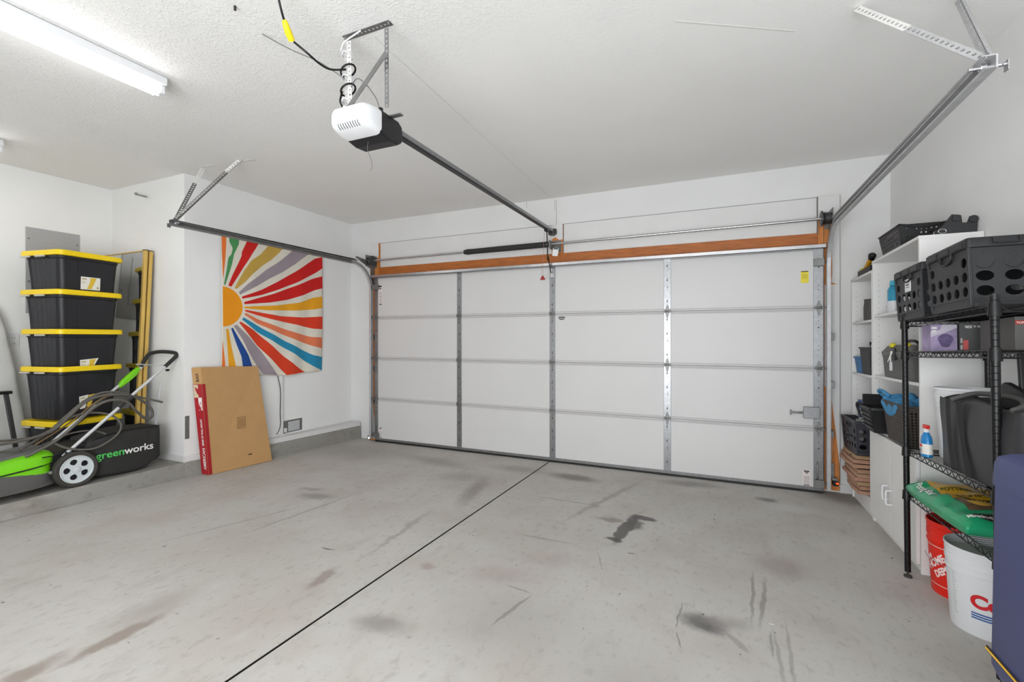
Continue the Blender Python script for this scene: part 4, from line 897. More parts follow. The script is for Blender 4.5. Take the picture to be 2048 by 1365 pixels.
cy0, cz0 = tz((217, 455)); ry = tz((322, 455))[0] - cy0; rz_ = (tz((217, 350))[1] - tz((217, 560))[1]) / 2
m = MB(TO); m.grid(lambda u, v: (tw(cy0 + v * ry * math.sin(u * math.pi) + 0, cz0 + v * rz_ * math.cos(u * math.pi)) + .0028, cy0 - .004 + v * ry * math.sin(u * math.pi), cz0 + v * rz_ * math.cos(u * math.pi)), 40, 10); m.build('sun_disc', cm_['sun'], tp, smooth=True)
for p in ((210, 50), (738, 172)):
    y, z = tz(p); m = MB(TO); m.cyl((WL + .001, y, z - .01), (TX + .02, y, z - .01), .004, n=8); m.build('nail', dsteel, tp)

# vent, conduit and cable under the tapestry
VO = (WL, 3.97, .32); o = root('wall_vent', VO, 'low louvred vent in the left wall just above the curb', 'vent')
m = MB(VO); m.box(WL - .01, WL + .004, 3.835, 4.10, .248, .255).box(WL - .01, WL + .004, 3.835, 4.10, .385, .392).box(WL - .01, WL + .004, 3.835, 3.842, .25, .39).box(WL - .01, WL + .004, 4.093, 4.10, .25, .39); m.build('vent_frame', galvd, o)
m = MB(VO); m.box(WL + .001, WL + .0035, 3.842, 4.093, .255, .385); m.build('vent_recess', M('vent_dark', (110, 108, 106), .8), o)
for k in range(7):
    m = MB(VO); z = .268 + k * .0165; m.bar((WL + .006, 3.90, z), (WL + .006, 4.06, z), .003, .010, (0, 0, 1)); m.build('louvre', whitep, o)
CO = (WL, 3.80, .5); o = root('white_conduit', CO, 'white vertical conduit strip below the tapestry beside the vent', 'conduit')
m = MB(CO); m.box(WL, WL + .018, 3.80, 3.825, .245, .96); m.build('strip', trim_m, o, bevel=.003)
m = MB(CO); m.box(WL, WL + .03, 3.76, 3.86, .20, .245); m.build('foot', trim_m, o, bevel=.004)
m = MB(CO); m.box(WL + .004, WL + .025, 3.84, 3.868, .26, .31); m.build('junction_block', trim_m, o, bevel=.003)
hose('wall_cable', [(WL + .008, 3.745, 1.0), (WL + .008, 3.755, .93), (WL + .01, 3.79, .75), (WL + .01, 3.785, .5), (WL + .012, 3.79, .38), (WL + .012, 3.77, .30), (WL + .012, 3.735, .255)], .004, dsteel, 'thin dark cable hanging down the wall from under the tapestry', 'cable')

# cardboard box leaning on the wall
def boxpt(): pass
A0, B0 = Vector((-4.525, 2.885, .034)), Vector((-4.475, 3.545, .024)); A1, B1 = Vector((-4.585, 2.845, 1.085)), Vector((-4.585, 3.455, 1.062))
bk0, bk1 = Vector((-.085, -.012, .004)), Vector((-.07, -.045, -.004))
BO = tuple((A0 + B0) / 2); o = root('cardboard_box', BO, 'large flat brown cardboard box leaning against the left wall, red printed edge', 'cardboard box')
m = MB(BO); m.hexa([A0, B0, B0 + bk0, A0 + bk0, A1, B1, B1 + bk1, A1 + bk1]); m.build('carton', card, o, bevel=.004)
# red printed sleeve on the narrow left side, wrapping a little to the front
def sideP(u, v, off=.0012): # u 0 front..1 back, v 0 bottom..1 top
    p = A0.lerp(A0 + bk0, u).lerp(A1.lerp(A1 + bk1, u), v); n = (bk0).cross(A1 - A0).normalized(); n = n if n.y < 0 else -n; return p + n * off
def frontP(u, v, off=.0012):
    p = A0.lerp(B0, u).lerp(A1.lerp(B1, u), v); n = (B0 - A0).cross(A1 - A0).normalized(); n = n if n.x > 0 else -n; return p + n * off
m = MB(BO); m.grid(lambda u, v: sideP(u * .98 + .01, v * .84 + .004), 1, 6); rs = m.build('red_sleeve', redp, o)
m = MB(BO); m.grid(lambda u, v: frontP(u * .052, v * .84 + .004), 1, 6); m.build('red_edge', redp, o)
m = MB(BO); m.grid(lambda u, v: sideP(.45 + .5 * u + .03 * math.sin(v * 20), .72 + .12 * v, .002), 3, 8); m.build('torn_patch', M('torn_paper', (205, 190, 160), .9), o)
m = MB(BO); m.grid(lambda u, v: sideP(.12 + .4 * u, .60 + .12 * v, .002), 1, 1); wpn = m.build('white_panel', whiteink, o)
fs = frame(sideP(.35, .0, .003), A1 - A0, bk0 * -1) ; fsx = (A1 - A0).normalized()
def side_text(s, u, v, size, mat, xs=1.):
    t = text('lettering', s, size, mat, o, Matrix.Identity(4), .0002, .0006, xs)
    for vv in t.data.vertices:
        x, y, z_ = vv.co; vv.co = sideP(u - y / -.086, v + x / 1.055, .0026 + z_) - Vector(BO)
side_text('AMERICAN', .22, .05, .045, whiteink, .95); side_text('SERIES OF WALL MOUNT', .30, .27, .026, whiteink, .9); side_text('BLACK', .30, .865, .035, ink, .8); side_text('55 IN', .18, .615, .032, redp, .9)
m = MB(BO); zz = frontP(.5, .5, 0); ex = (B0 - A0).normalized(); ey = (A1 - A0).normalized(); fr = frame(frontP(.49, .385, .0012), ex, ey)
for a, b_, c, d in ((0, .085, 0, .003), (0, .085, .113, .116), (0, .003, 0, .116), (.082, .085, 0, .116), (.02, .023, .01, .1), (.032, .034, .01, .1), (.044, .047, .01, .1), (.056, .058, .02, .1), (.068, .071, .01, .09)): m.box(a, b_, c, d, 0, .0006, fr)
m.build('stamp', M('stamp_ink', (110, 78, 48), .8), o)
m = MB(BO); fr = frame(frontP(.60, .105, .0012), ex, ey); m.prism([(0, .008), (.045, 0), (.05, .012), (.02, .014)], 0, .0006, fr); m.build('tear', ink, o)

# photo eye lights
o = root('safety_sensor', (.905, 4.80, .16), 'safety sensor with a red light low on the right door jamb', 'sensor', 'door safety sensors')
m = MB((.905, 4.80, .16)); m.box(.885, .915, 4.855, 4.885, .13, .27).box(.89, .93, 4.80, 4.86, .13, .15); m.build('bracket', galv, o, bevel=.002)
m = MB((.905, 4.80, .16)); m.box(.895, .935, 4.79, 4.84, .085, .13); m.build('sensor_body', blackp, o, bevel=.005)
m = MB((.905, 4.80, .16)); m.lathe([(.009, 0), (.008, .006), (.001, .010)], 12, frame((.925, 4.79, .11), (1, 0, 0), (0, 0, -1))); m.build('red_light', M('red_led', (255, 60, 20), .3, emit=(255, 60, 25), estr=6), o)
m = MB((.905, 4.80, .16)); m.tube(smooth_path([(.90, 4.883, .27), (.905, 4.885, .45), (.90, 4.885, .8), (.895, 4.885, 1.0)]), .002, 6); m.build('wire', trim_m, o, smooth=True)
o = root('safety_sensor', (-4.235, 4.80, .06), 'safety sensor with a white light at the bottom left door corner', 'sensor', 'door safety sensors')
m = MB((-4.235, 4.80, .06)); m.box(-4.26, -4.225, 4.80, 4.885, .03, .07); m.build('sensor_body', galvd, o, bevel=.004)
m = MB((-4.235, 4.80, .06)); m.lathe([(.012, 0), (.010, .006), (.001, .010)], 12, frame((-4.235, 4.80, .045), (1, 0, 0), (0, 0, -1))); m.build('white_light', M('white_led', (255, 255, 250), .3, emit=(255, 255, 250), estr=9), o)
for z, mt in ((1.03, wood), (.83, galv)):
    pass
# ================================================================ RIGHT SIDE
TILT = -math.atan(SL)
class Loc:
    def __init__(s, x, y, z=None, tilt=None): s.o = Vector((x, y, fz(y) if z is None else z)); s.R = Matrix.Rotation(TILT if tilt is None else tilt, 4, 'X')
    def __call__(s, x, y, z): return s.o + s.R @ Vector((x, y, z))
def root_at(name, L, x, y, z, label, cat, group=None, rz=0.):
    o = root(name, tuple(L(x, y, z)), label, cat, group); o.rotation_euler = (L.R @ Matrix.Rotation(rz, 4, 'Z')).to_euler(); return o
XC = 1.045; DC = .282
LA = Loc(XC, 4.258); LB = Loc(XC, 3.35); WA, WB = .60, .90
HA, HB = 1.872, 1.935
def shelf_unit(L, W, Ht, shelves, base, label, doors=False):
    o = root_at('shelf_unit', L, 0, 0, 0, label, 'shelf unit')
    t = .018
    def bx(nm, *a, mat=white_m, bev=.0012): m = MB(); m.box(*a); return m.build(nm, mat, o, bevel=bev)
    bx('side_panel', 0, DC, 0, t, 0, Ht - t); bx('side_panel', 0, DC, W - t, W, 0, Ht - t)
    bx('top_panel', -.002, DC, 0, W, Ht - t, Ht); bx('back_panel', DC - .004, DC, t, W - t, base, Ht - t)
    bx('base_panel', .0, DC - .004, t, W - t, base - .018, base); bx('kick_plate', .012, .026, t, W - t, 0, base - .018)
    for z in shelves: bx('shelf', .004, DC - .004, t, W - t, z - .018, z)
    for ys in (t, W - t):      # rows of peg holes inside the uprights
        m = MB()
        for xx in (.035, DC - .04):
            z = base + .12
            while z < Ht - .08:
                m.cyl((xx, ys - .0008 if ys > t else ys - .0005, z), (xx, ys + .0008, z), .0028, n=8); z += .042
        m.build('peg_holes', M('peg_hole', (120, 118, 116), .9) if 'peg' not in globals() else peg, o)
    return o
peg = M('peg_hole', (128, 126, 123), .9)
ua = shelf_unit(LA, WA, HA, [1.502, 1.075, .685], .135, 'narrower white open shelf unit nearest the garage door')
ub = shelf_unit(LB, WB, HB, [1.528, 1.085, .69], .075, 'taller white shelf unit with two cupboard doors at the bottom')
for k, (ya, yb_) in enumerate(((.003, .449), (.451, .897))):
    m = MB(); m.box(-.020, -.002, ya, yb_, .055, .675); d = m.build('cupboard_door', white_m, ub, bevel=.0015)
    yh = .485 if k else .415; zz = .32 if k else .305
    m = MB(); m.tube(smooth_path([(-.02, yh, zz - .045), (-.045, yh, zz - .045), (-.052, yh, zz - .03), (-.052, yh, zz + .03), (-.045, yh, zz + .045), (-.02, yh, zz + .045)], 4), .006, 10); m.build('handle', whitep, d, smooth=True)

# ---- perforated crate
def crate(name, L, x, y, z, W, Dp, Ht, label, cat, group=None, rz=0., lid=True, cf=5, cs=4, rows=3, taper=.93, mat=None, solid=()):
    """local: x 0..Dp (depth), y 0..W, z 0..Ht; -x face has cf columns, -y face cs columns"""
    mat = mat or crate_m
    o = root_at(name, L, x, y, z, label, cat, group, rz)
    cx, cy = Dp / 2, W / 2
    def q(u, v, t): s = taper + (1 - taper) * t; return Vector((cx + u * Dp / 2 * s, cy + v * W / 2 * s, t * Ht))
    h0, h1 = .14, .80
    def side(c0, c1, n, hole, nm='side_wall'):
        m = MB()
        A, B = c0, c1
        m.perf([q(*A, h0), q(*B, h0), q(*B, h1), q(*A, h1)], n, rows, hole, .003, .33, .36)
        m.add([q(*A, 0), q(*B, 0), q(*B, h0), q(*A, h0)], [(0, 1, 2, 3)]); m.add([q(*A, h1), q(*B, h1), q(*B, .97), q(*A, .97)], [(0, 1, 2, 3)])
        w_ = m.build(nm, mat, o); sf = w_.modifiers.new('t', 'SOLIDIFY'); sf.thickness = .002; sf.offset = 0; return w_
    topin = lambda n: (lambda i, j: not (j == rows - 1 and 0 < i < n - 1))
    side((-1, 1), (-1, -1), cf, topin(cf)); side((1, -1), (1, 1), cf, topin(cf)); side((-1, -1), (1, -1), cs, lambda i, j: j not in solid); side((1, 1), (-1, 1), cs, lambda i, j: j not in solid)
    if solid:
        for i in range(cs):
            m = MB(); c = q(-1, -1, 0).lerp(q(1, -1, 0), (i + .5) / cs); t = h0 + (h1 - h0) * (rows - .5) / rows; c = q(-1, -1, t).lerp(q(1, -1, t), (i + .5) / cs)
            rr_ = .33 * Dp / cs; m.tube([c + Vector((rr_ * math.cos(a), -.003, rr_ * 1.0 * math.sin(a))) for a in [k * math.pi / 8 for k in range(16)]], .0022, 6, closed=True); m.build('embossed_ring', mat, o, smooth=True)
    m = MB(); m.hexa([q(-1, -1, 0), q(1, -1, 0), q(1, 1, 0), q(-1, 1, 0), q(-1, -1, .02), q(1, -1, .02), q(1, 1, .02), q(-1, 1, .02)])
    for a, b_ in (((-1.03, -1.03), (1.03, -.97)), ((-1.03, .97), (1.03, 1.03)), ((-1.03, -1), (-.96, 1)), ((.96, -1), (1.03, 1))):
        p0, p1 = q(a[0], a[1], 0), q(b_[0], b_[1], 0); m.box(p0.x, p1.x, p0.y, p1.y, 0, Ht * .09)
    m.build('base', mat, o, bevel=.003)
    # rim
    m = MB()
    ro = [q(-1, -1, 1), q(1, -1, 1), q(1, 1, 1), q(-1, 1, 1)]
    for i in range(4):
        p, r_ = ro[i], ro[(i + 1) % 4]; m.bar(p + Vector((0, 0, -.012)), r_ + Vector((0, 0, -.012)), .016, .026)
    m.build('rim', mat, o, bevel=.003)
    # corner posts
    for u, v in ((-1, -1), (1, -1), (1, 1), (-1, 1)):
        m = MB(); m.bar(q(u, v, .02), q(u, v, .96), .014, .014, (1, 0, 0)); m.build('corner_post', mat, o, bevel=.003)
    # handle pocket on the narrow face
    m = MB(); m.tube(smooth_path([q(-1, -.28, .92) + Vector((-.006, 0, 0)), q(-1, -.25, .80) + Vector((-.008, 0, 0)), q(-1, 0, .76) + Vector((-.008, 0, 0)), q(-1, .25, .80) + Vector((-.008, 0, 0)), q(-1, .28, .92) + Vector((-.006, 0, 0))]), .005, 8); m.build('handle', mat, o, smooth=True)
    if lid:
        m = MB(); m.loft([[(a, b_, z_) for a, b_ in rrect(cx, cy, Dp / 2 + g, W / 2 + g, .015, 4)] for g, z_ in ((.006, Ht - .03), (.010, Ht - .028), (.010, Ht + .004), (.004, Ht + .012), (-.02, Ht + .012), (-.024, Ht + .006))])
        ld = m.build('lid', mat, o, smooth='auto')
        for yy in (-.62, 0, .62):
            m = MB(); m.box(-.014, -.008, cy + yy * W / 2 - .045, cy + yy * W / 2 + .045, Ht - .026, Ht + .0); m.build('lid_tab', mat, ld, bevel=.003)
        for xx in (.3, .75):
            m = MB(); m.tube([(Dp * xx - .04, -.014, Ht + .008), (Dp * xx - .04, -.018, Ht - .016), (Dp * xx + .04, -.018, Ht - .016), (Dp * xx + .04, -.014, Ht + .008)], .003, 6); m.build('latch', mat, ld)
    return o

# ---- wire rack
LR = Loc(.965, 2.335, fz(2.335) + .018, -.036); RW, RD = .950, .355
rk = root_at('wire_rack', LR, 0, 0, 0, 'black wire shelving rack with four shelves in front of the white shelf units', 'rack')
LV = [1.440, 1.265, .719, .475]
for (px_, py_) in ((0, 0), (0, RW), (RD, 0), (RD, RW)):
    m = MB(); pr_ = [(.0145, .03)]
    for k in range(56): zg = .06 + .0254 * k; pr_ += [(.0145, zg - .0012), (.0132, zg), (.0145, zg + .0012)]
    m.lathe(pr_ + [(.0145, 1.475)], 20, Matrix.Translation((px_, py_, 0))); pt_ = m.build('post', blackm, rk, smooth='auto')
    zo_ = -.018 if py_ == 0 else 0.; m = MB(); m.lathe([(.004, .012 + zo_), (.004, .03), (.012, .032)], 12, Matrix.Translation((px_, py_, 0))); m.lathe([(.019, 0), (.02, .006), (.016, .012), (.005, .016)], 16, Matrix.Translation((px_, py_, zo_))); m.build('levelling_foot', rubber, rk, smooth='auto')
    m = MB(); m.cyl((px_, py_, 1.472), (px_, py_, 1.482), .0155, n=18); m.build('post_cap', blackp, pt_)
    for z in LV:
        m = MB(); m.cyl((px_, py_, z - .042), (px_, py_, z + .008), .021, .0185, 18); m.build('shelf_collar', blackm, rk, smooth='auto')
for z in LV:
    m = MB(); r_ = .0032
    def rim(p, q_):
        p, q_ = Vector(p), Vector(q_); n = max(6, int((q_ - p).length / .030)); dn = Vector((0, 0, -.028))
        m.tube([p, q_], r_, 8); m.tube([p + dn, q_ + dn], r_, 8)
        pts = [p.lerp(q_, k / n) + (dn if k % 2 else Vector((0, 0, 0))) for k in range(n + 1)]; m.tube(pts, .0018, 6)
    rim((0, .015, z), (0, RW - .015, z)); rim((RD, .015, z), (RD, RW - .015, z)); rim((.015, 0, z), (RD - .015, 0, z)); rim((.015, RW, z), (RD - .015, RW, z))
    for k in range(34):
        y = .02 + k * (RW - .04) / 33; m.tube([(0, y, z + .001), (RD, y, z + .001)], .0014, 6)
    for xx in (.12, .24): m.tube([(xx, 0, z - .006), (xx, RW, z - .006)], .0028, 6)
    m.build('wire_shelf', blackm, rk)
ZS = [z + .003 for z in LV]
# crates on the rack top
c1 = crate('storage_crate', LR, -.015, .645, ZS[0], .385, .335, .275, 'black perforated crate with lid and white tag, farther one on top of the wire rack', 'crate', 'lidded crates on the wire rack', solid=(2,))
m = MB(); m.box(-.002, 0, .15, .235, .155, .225); tg = m.build('paper_tag', whitep, c1)
m = MB(); m.box(-.003, -.002, .175, .215, .19, .196).box(-.003, -.002, .17, .21, .178, .181); m.build('tag_print', ink, tg)
crate('storage_crate', LR, -.03, .115, ZS[0], .40, .37, .275, 'larger black perforated crate with lid nearest the camera on top of the wire rack', 'crate', 'lidded crates on the wire rack', solid=(2,))
# boxes on the second shelf
o = root_at('picture_box', LR, .055, .762, ZS[1], 'small box with a purple and white printed picture on the second rack shelf', 'box')
pur = M('purple_print', (168, 152, 188), .5, var=.25, vscale=14)
m = MB(); m.box(0, .108, 0, .12, 0, .142); m.build('carton', pur, o, bevel=.002)
m = MB(); m.prism([(0, .075), (.02, .085), (.06, .10), (.107, .125), (.107, .141), (.045, .141), (.04, .115), (0, .105)], -.0006, 0, XZ)
pp = m.build('pale_band', M('pale_print', (205, 198, 212), .5, var=.05), o)
m = MB(); m.prism([(.03 + .030 * math.cos(a) * (1 + .15 * math.sin(3 * a)) + .03, .058 + .036 * math.sin(a)) for a in [k * math.pi / 10 for k in range(20)]], -.0012, -.0006, XZ); m.build('printed_figure', M('figure_print', (104, 90, 132), .5, var=.3, vscale=40), o)
m = MB(); m.box(.004, .026, -.0012, -.0006, .118, .130).box(.004, .022, -.0012, -.0006, .104, .112).box(.001, .022, -.0012, -.0006, .097, .100); m.build('print_lines', whiteink, o)
o = root_at('retail_box', LR, .17, .757, ZS[1], 'dark grey printed box with upside down white lettering on the second rack shelf', 'box')
m = MB(); m.box(0, .175, 0, .14, 0, .148); m.build('carton', M('grey_carton', (92, 92, 92), .6), o, bevel=.002)
def up_text(s, x, z, size, mat, xs=1.): text('lettering', s, size, mat, o, frame((x, -.0008, z), (-1, 0, 0), (0, 0, -1)), .0002, .0006, xs)
up_text('36in x 50ft', .100, .135, .019, whiteink, .95)
m = MB(); m.box(.014, .034, -.001, 0, .01, .06); rd_ = m.build('red_patch', M('coral_patch', (222, 104, 100), .6), o)
m = MB(); m.box(.003, .011, -.001, 0, .045, .07).box(.003, .011, -.001, 0, .012, .034); m.build('pale_patch', M('pale_patch', (196, 194, 188), .6), o)
o = root_at('retail_box', LR, .215, .367, ZS[1], 'grey box with a red title strip behind the near post of the wire rack', 'box')
m = MB(); m.box(0, .135, 0, .3, 0, .152); m.build('carton', M('grey_carton_b', (104, 102, 100), .6), o, bevel=.002)
m = MB(); m.box(.001, .085, -.001, 0, .118, .134); m.build('red_strip', M('strip_red', (206, 52, 40), .5), o)
text('lettering', 'TOP RATED', .012, whiteink, o, frame((.004, -.0018, .121), (1, 0, 0), (0, 0, 1)), .0002, .0004, 1.1)
text('lettering', '3', .055, whiteink, o, frame((.10, -.0018, .02), (1, 0, 0), (0, 0, 1)), .0002, .002)
text('lettering', '-1', .03, whiteink, o, frame((.105, -.0018, .07), (1, 0, 0), (0, 0, 1)), .0002, .001)

# buckets
def bucket(name, L, x, y, z, mat, label, r=.15, h=.37, rings=True, lidmat=None, white=False, group=None, rz=0.):
    o = root_at(name, L, x, y, z, label, 'bucket', group, rz)
    prof = [(r * .86, 0), (r * .872, .006), (r * .965, h * .70), (r * 1.0, h * .705), (r * 1.0, h * .715), (r * .972, h * .72), (r * .98, h * .79), (r * 1.0, h * .795), (r * 1.0, h * .86), (r * .985, h * .865), (r * .985, h * .895), (r * 1.0, h * .90), (r * 1.0, h * .925), (r * .985, h * .93), (r * .99, h * .965), (r * 1.02, h * .97), (r * 1.02, h), (r * .99, h), (r * .985, h * .97), (r * .90, h * .3), (r * .84, .01)]
    m = MB(); m.lathe(prof, 56); m.build('pail', mat, o, smooth='auto')
    return o
HZ = Loc(0, 0, 0)
# red bucket
def floor_loc(x, y): return Loc(x, y)
LRB = Loc(1.165, 3.17); rb_ = bucket('red_bucket', LRB, 0, 0, 0, redbuck, 'red bucket with a white outlined square logo on the floor under the wire rack', .148, .375)
def cyl_patch(mb, r0, r1, z0, z1, zr0, zr1, a0, a1, off, n=10):
    def f(u, v):
        a = a0 + (a1 - a0) * u; z = z0 + (z1 - z0) * v; r = r0 + (r1 - r0) * (z - zr0) / (zr1 - zr0) + off; return (r * math.cos(a), r * math.sin(a), z)
    mb.grid(f, n, max(1, int(n / 2)))
def wrap_mesh(o, r_at, ac, zc, off):
    """wrap flat lettering (x right, y up) round the pail, centred on angle ac"""
    for v in o.data.vertices:
        x, y, z_ = v.co; z = zc + y; r = r_at(z) + off + z_; a = ac + x / r; v.co = (r * math.cos(a), r * math.sin(a), z)
def wrap_text(s, size, mat, parent, r_at, ac, zc, M2, off=.0008, bold=.001, xs=1., cuts=2):
    t = text('lettering', s, size, mat, parent, M2, .0002, bold, xs, 'LEFT', 3)
    wrap_mesh(t, r_at, ac, zc, off); return t
rr_red = lambda z: .148 * (.872 + (.965 - .872) * z / (.375 * .70))
ow = M('bucket_white_ink', (240, 205, 190), .5)
AC = math.radians(-163)
rfrm = MB(); hw = .62
for (a0, a1, z0, z1) in ((AC - hw, AC + hw, .048, .052), (AC - hw, AC + hw, .246, .250), (AC - hw, AC - hw + .026, .048, .25), (AC + hw - .026, AC + hw, .048, .25)):
    cyl_patch(rfrm, rr_red(0), rr_red(.26), z0, z1, 0, .26, a0, a1, .0008, 16)
rfrm.build('logo_outline', ow, rb_)
Rt = Matrix.Rotation(math.radians(38), 4, 'Z')
for s, dx, dy, sz in (('THE', -.055, .045, .026), ('HOME', -.070, .000, .050), ('DEPOT', -.048, -.048, .044)):
    wrap_text(s, sz, M('home_ink', (246, 226, 222), .5), rb_, rr_red, AC + .12, .155, Rt @ Matrix.Translation((dx, dy, 0)), .0008, .002, .9)
m = MB(); m.tube(smooth_path([(.151 * math.cos(a), .151 * math.sin(a), .268 - .10 * math.sin((a + math.radians(118)) / 1.2 * .5 + 1.57)) for a in [math.radians(-200 + 8 * k) for k in range(23)]], 2), .0015, 6); m.build('bail_wire', steel, rb_, smooth=True)
# white bucket
LWB = Loc(1.13, 2.835); wb_ = bucket('white_bucket', LWB, 0, 0, 0, whitep, 'white bucket with red lettering and blue stripes standing before the red one', .152, .375)
rr_w = lambda z: .152 * (.872 + (.965 - .872) * z / (.375 * .70))
AW = math.radians(-133)
wrap_text('Costco', .078, M('brand_red', (206, 26, 36), .5), wb_, rr_w, AW - .06, .135, Matrix.Identity(4), .0008, .004, 1.05)
for k in range(3):
    m = MB(); cyl_patch(m, rr_w(0), rr_w(.26), .104 - .011 * k, .110 - .011 * k, 0, .26, AW - .05, AW + 1.7, .0008, 24); m.build('blue_stripe', M('stripe_blue', (30, 84, 160), .5), wb_)
m = MB()
for k in range(16): cyl_patch(m, rr_w(0), rr_w(.26), .07 + .012 * k, .072 + .012 * k, 0, .26, AW - .60, AW - .50 + (.05 if k % 4 == 0 else 0), .0006, 2)
m.build('measure_marks', M('mark_grey', (150, 152, 155), .6), wb_)
m = MB(); m.lathe([(.0, .335), (.146, .335)], 30, None, False, False); m.build('contents', M('grey_contents', (205, 203, 199), .8), wb_)

# bucket on shelf three
b3 = bucket('white_bucket', LR, .205, .715, ZS[2], whitep, 'white bucket on the third rack shelf behind the black tote bag', .150, .36)
# spray bottle on shelf three
SB = root_at('spray_bottle', LR, .012, .70, ZS[2], 'blue spray bottle with red and white trigger on the third rack shelf', 'spray bottle')
SB.scale = (.82, .82, .8)
bl = M('bottle_blue', (30, 130, 196), .25, spec=.6)
def oval(hx, hy, z, n=20): return [(hx * math.cos(2 * math.pi * k / n), hy * math.sin(2 * math.pi * k / n), z) for k in range(n)]
m = MB(); m.loft([oval(.024, .038, 0), oval(.028, .043, .004), oval(.028, .043, .10), oval(.026, .038, .125), oval(.016, .02, .15), oval(.013, .013, .16)]); m.build('bottle', bl, SB, smooth='auto')
m = MB(); m.loft([oval(.0285, .0435, .02), oval(.0285, .0435, .085)], caps=False); m.build('label_wrap', LBL, SB, smooth=True)
m = MB(); m.prism([(.0 + .018 * math.cos(a), .072 + .010 * math.sin(a)) for a in [k * math.pi / 8 for k in range(16)]], -.0005, .0005, frame((-.0292, 0, 0), (0, -1, 0), (0, 0, 1))); m.build('label_logo', M('logo_red', (200, 50, 60), .5), SB)
m = MB()
for k in range(5): m.box(-.0294, -.029, -.014, .014, .028 + k * .006, .030 + k * .006)
m.build('label_print', M('logo_blue', (60, 80, 150), .5), SB)
m = MB(); m.cyl((0, 0, .158), (0, 0, .182), .015, n=14); m.build('collar', whitep, SB)
m = MB(); m.hexa([(-.012, -.02, .18), (.012, -.02, .18), (.012, .03, .18), (-.012, .03, .18), (-.009, -.03, .205), (.009, -.03, .205), (.009, .035, .205), (-.009, .035, .205)]).box(-.006, .006, .03, .045, .188, .198); m.build('spray_head', M('trigger_red', (214, 44, 34), .4), SB, bevel=.003)
m = MB(); m.tube(smooth_path([(0, .022, .182), (0, .038, .172), (0, .040, .155)]), .004, 8); m.build('trigger', whitep, SB, smooth=True)
# black tote bag
TB = root_at('tote_bag', LR, .015, -.135, ZS[2], 'large black fabric tote bag with strap handles standing on the third rack shelf', 'bag')
m = MB()
def bagring(t):
    z = .325 * t; s = 1 + .03 * math.sin(t * 3); out = []
    Lb, Wb = .66, .285
    base = [(0, 0), (.08, 0), (.16, 0), (.24, 0), (1, 0), (1, 0), (1, .2), (1, .4), (1, .6), (1, .8)]
    n = 44
    for k in range(n):
        a = k / n * 4; i = int(a); f = a - i
        x, y = [(f, 0), (1, f), (1 - f, 1), (0, 1 - f)][i]
        bul = .016 * math.sin(f * math.pi) * math.sin(t * math.pi) + .006 * math.sin(f * 17 + t * 6 + i) * t
        if i == 3: x -= bul / Wb * .9
        if i == 1: x += bul / Wb * .3
        if i == 2: y += .06 * t * 0
        yy = y * Lb + (.03 * t if i in (2,) else 0) - 0
        out.append((x * Wb + (.0 if i != 3 else 0), yy + (.02 * (t - .5) if y > .9 else 0), z + (.012 * math.sin(f * 9 + i) * t)))
    return out
m.loft([bagring(t) for t in (0, .03, .15, .3, .45, .6, .75, .9, 1.0)], caps=False); m.add(bagring(.0), [tuple(range(44))]); m.build('bag_body', M('bag_nylon', (50, 50, 53), .5, bump=.25, bscale=40, var=.08), TB, smooth=True)
m = MB(); m.tube(smooth_path(bagring(1.0)[::2], 3, True), .004, 8, closed=True); m.build('rim_binding', blackf, TB, smooth=True)
for y, dy in ((.48, .03), (.34, .06)):
    m = MB(); m.grid(lambda u, v: (-.021 - .004 * math.sin(v * math.pi) + .006 * (1 - v) , y + dy * v + .045 * u, .005 + .315 * v), 1, 10); m.build('strap', M('strap_black', (20, 20, 21), .7), TB)
m = MB(); m.tube(smooth_path([(-.015, .52, .32), (.06, .48, .355), (.10, .28, .355), (.05, .10, .34), (-.005, .05, .32)]), .011, 10); m.build('handle_loop', M('handle_grey_web', (76, 76, 74), .7), TB, smooth=True)
# black folding arm above the bag
FA = root_at('jointed_bracket', LR, .20, .227, ZS[2] + .28, 'black jointed plastic arm standing up out of the tote bag on the rack', 'bracket')
m = MB(); m.bar((0, .02, .05), (0.01, .06, .255), .05, .022, (0, 1, 0)); m.build('upright', blackp, FA, bevel=.006)
m = MB()
YZm = Matrix(((0, 0, 1, 0), (1, 0, 0, 0), (0, 1, 0, 0), (0, 0, 0, 1)))
def capsule(a, b_, r, n=10):
    a, b_ = Vector(a), Vector(b_); d = (b_ - a).normalized(); an = math.atan2(d.y, d.x); pts = []
    for k in range(n + 1): t = an - math.pi / 2 + math.pi * k / n; pts.append((b_.x + r * math.cos(t), b_.y + r * math.sin(t)))
    for k in range(n + 1): t = an + math.pi / 2 + math.pi * k / n; pts.append((a.x + r * math.cos(t), a.y + r * math.sin(t)))
    return pts
m.prism(capsule((.20, .03), (-.10, .055), .026), -.08, -.045, YZm); m.build('lower_arm', blackp, FA, bevel=.004)
m = MB(); m.cyl((-.085, .20, .033), (-.078, .20, .033), .008, n=12); m.build('rivet', steel, FA)
m = MB(); m.prism(capsule((.09, .10), (-.02, .07), .030), -.045, -.02, YZm); m.build('knuckle', blackp, FA, bevel=.004)
o = root_at('white_cloth', LR, .245, .157, ZS[2] + .31, 'crumpled white cloth poking out above the tote bag behind the near rack post', 'cloth')
m = MB()
m.grid(lambda u, v: ((u - .5) * .11 + .012 * math.sin(v * 9), (v - .5) * .10 + .01 * math.sin(u * 8), .05 * math.sin(u * math.pi) * math.sin(v * math.pi) + .012 * math.sin(u * 13 + v * 7)), 14, 14); q = m.build('cloth', clothm, o, smooth=True); q.modifiers.new('t', 'SOLIDIFY').thickness = .003
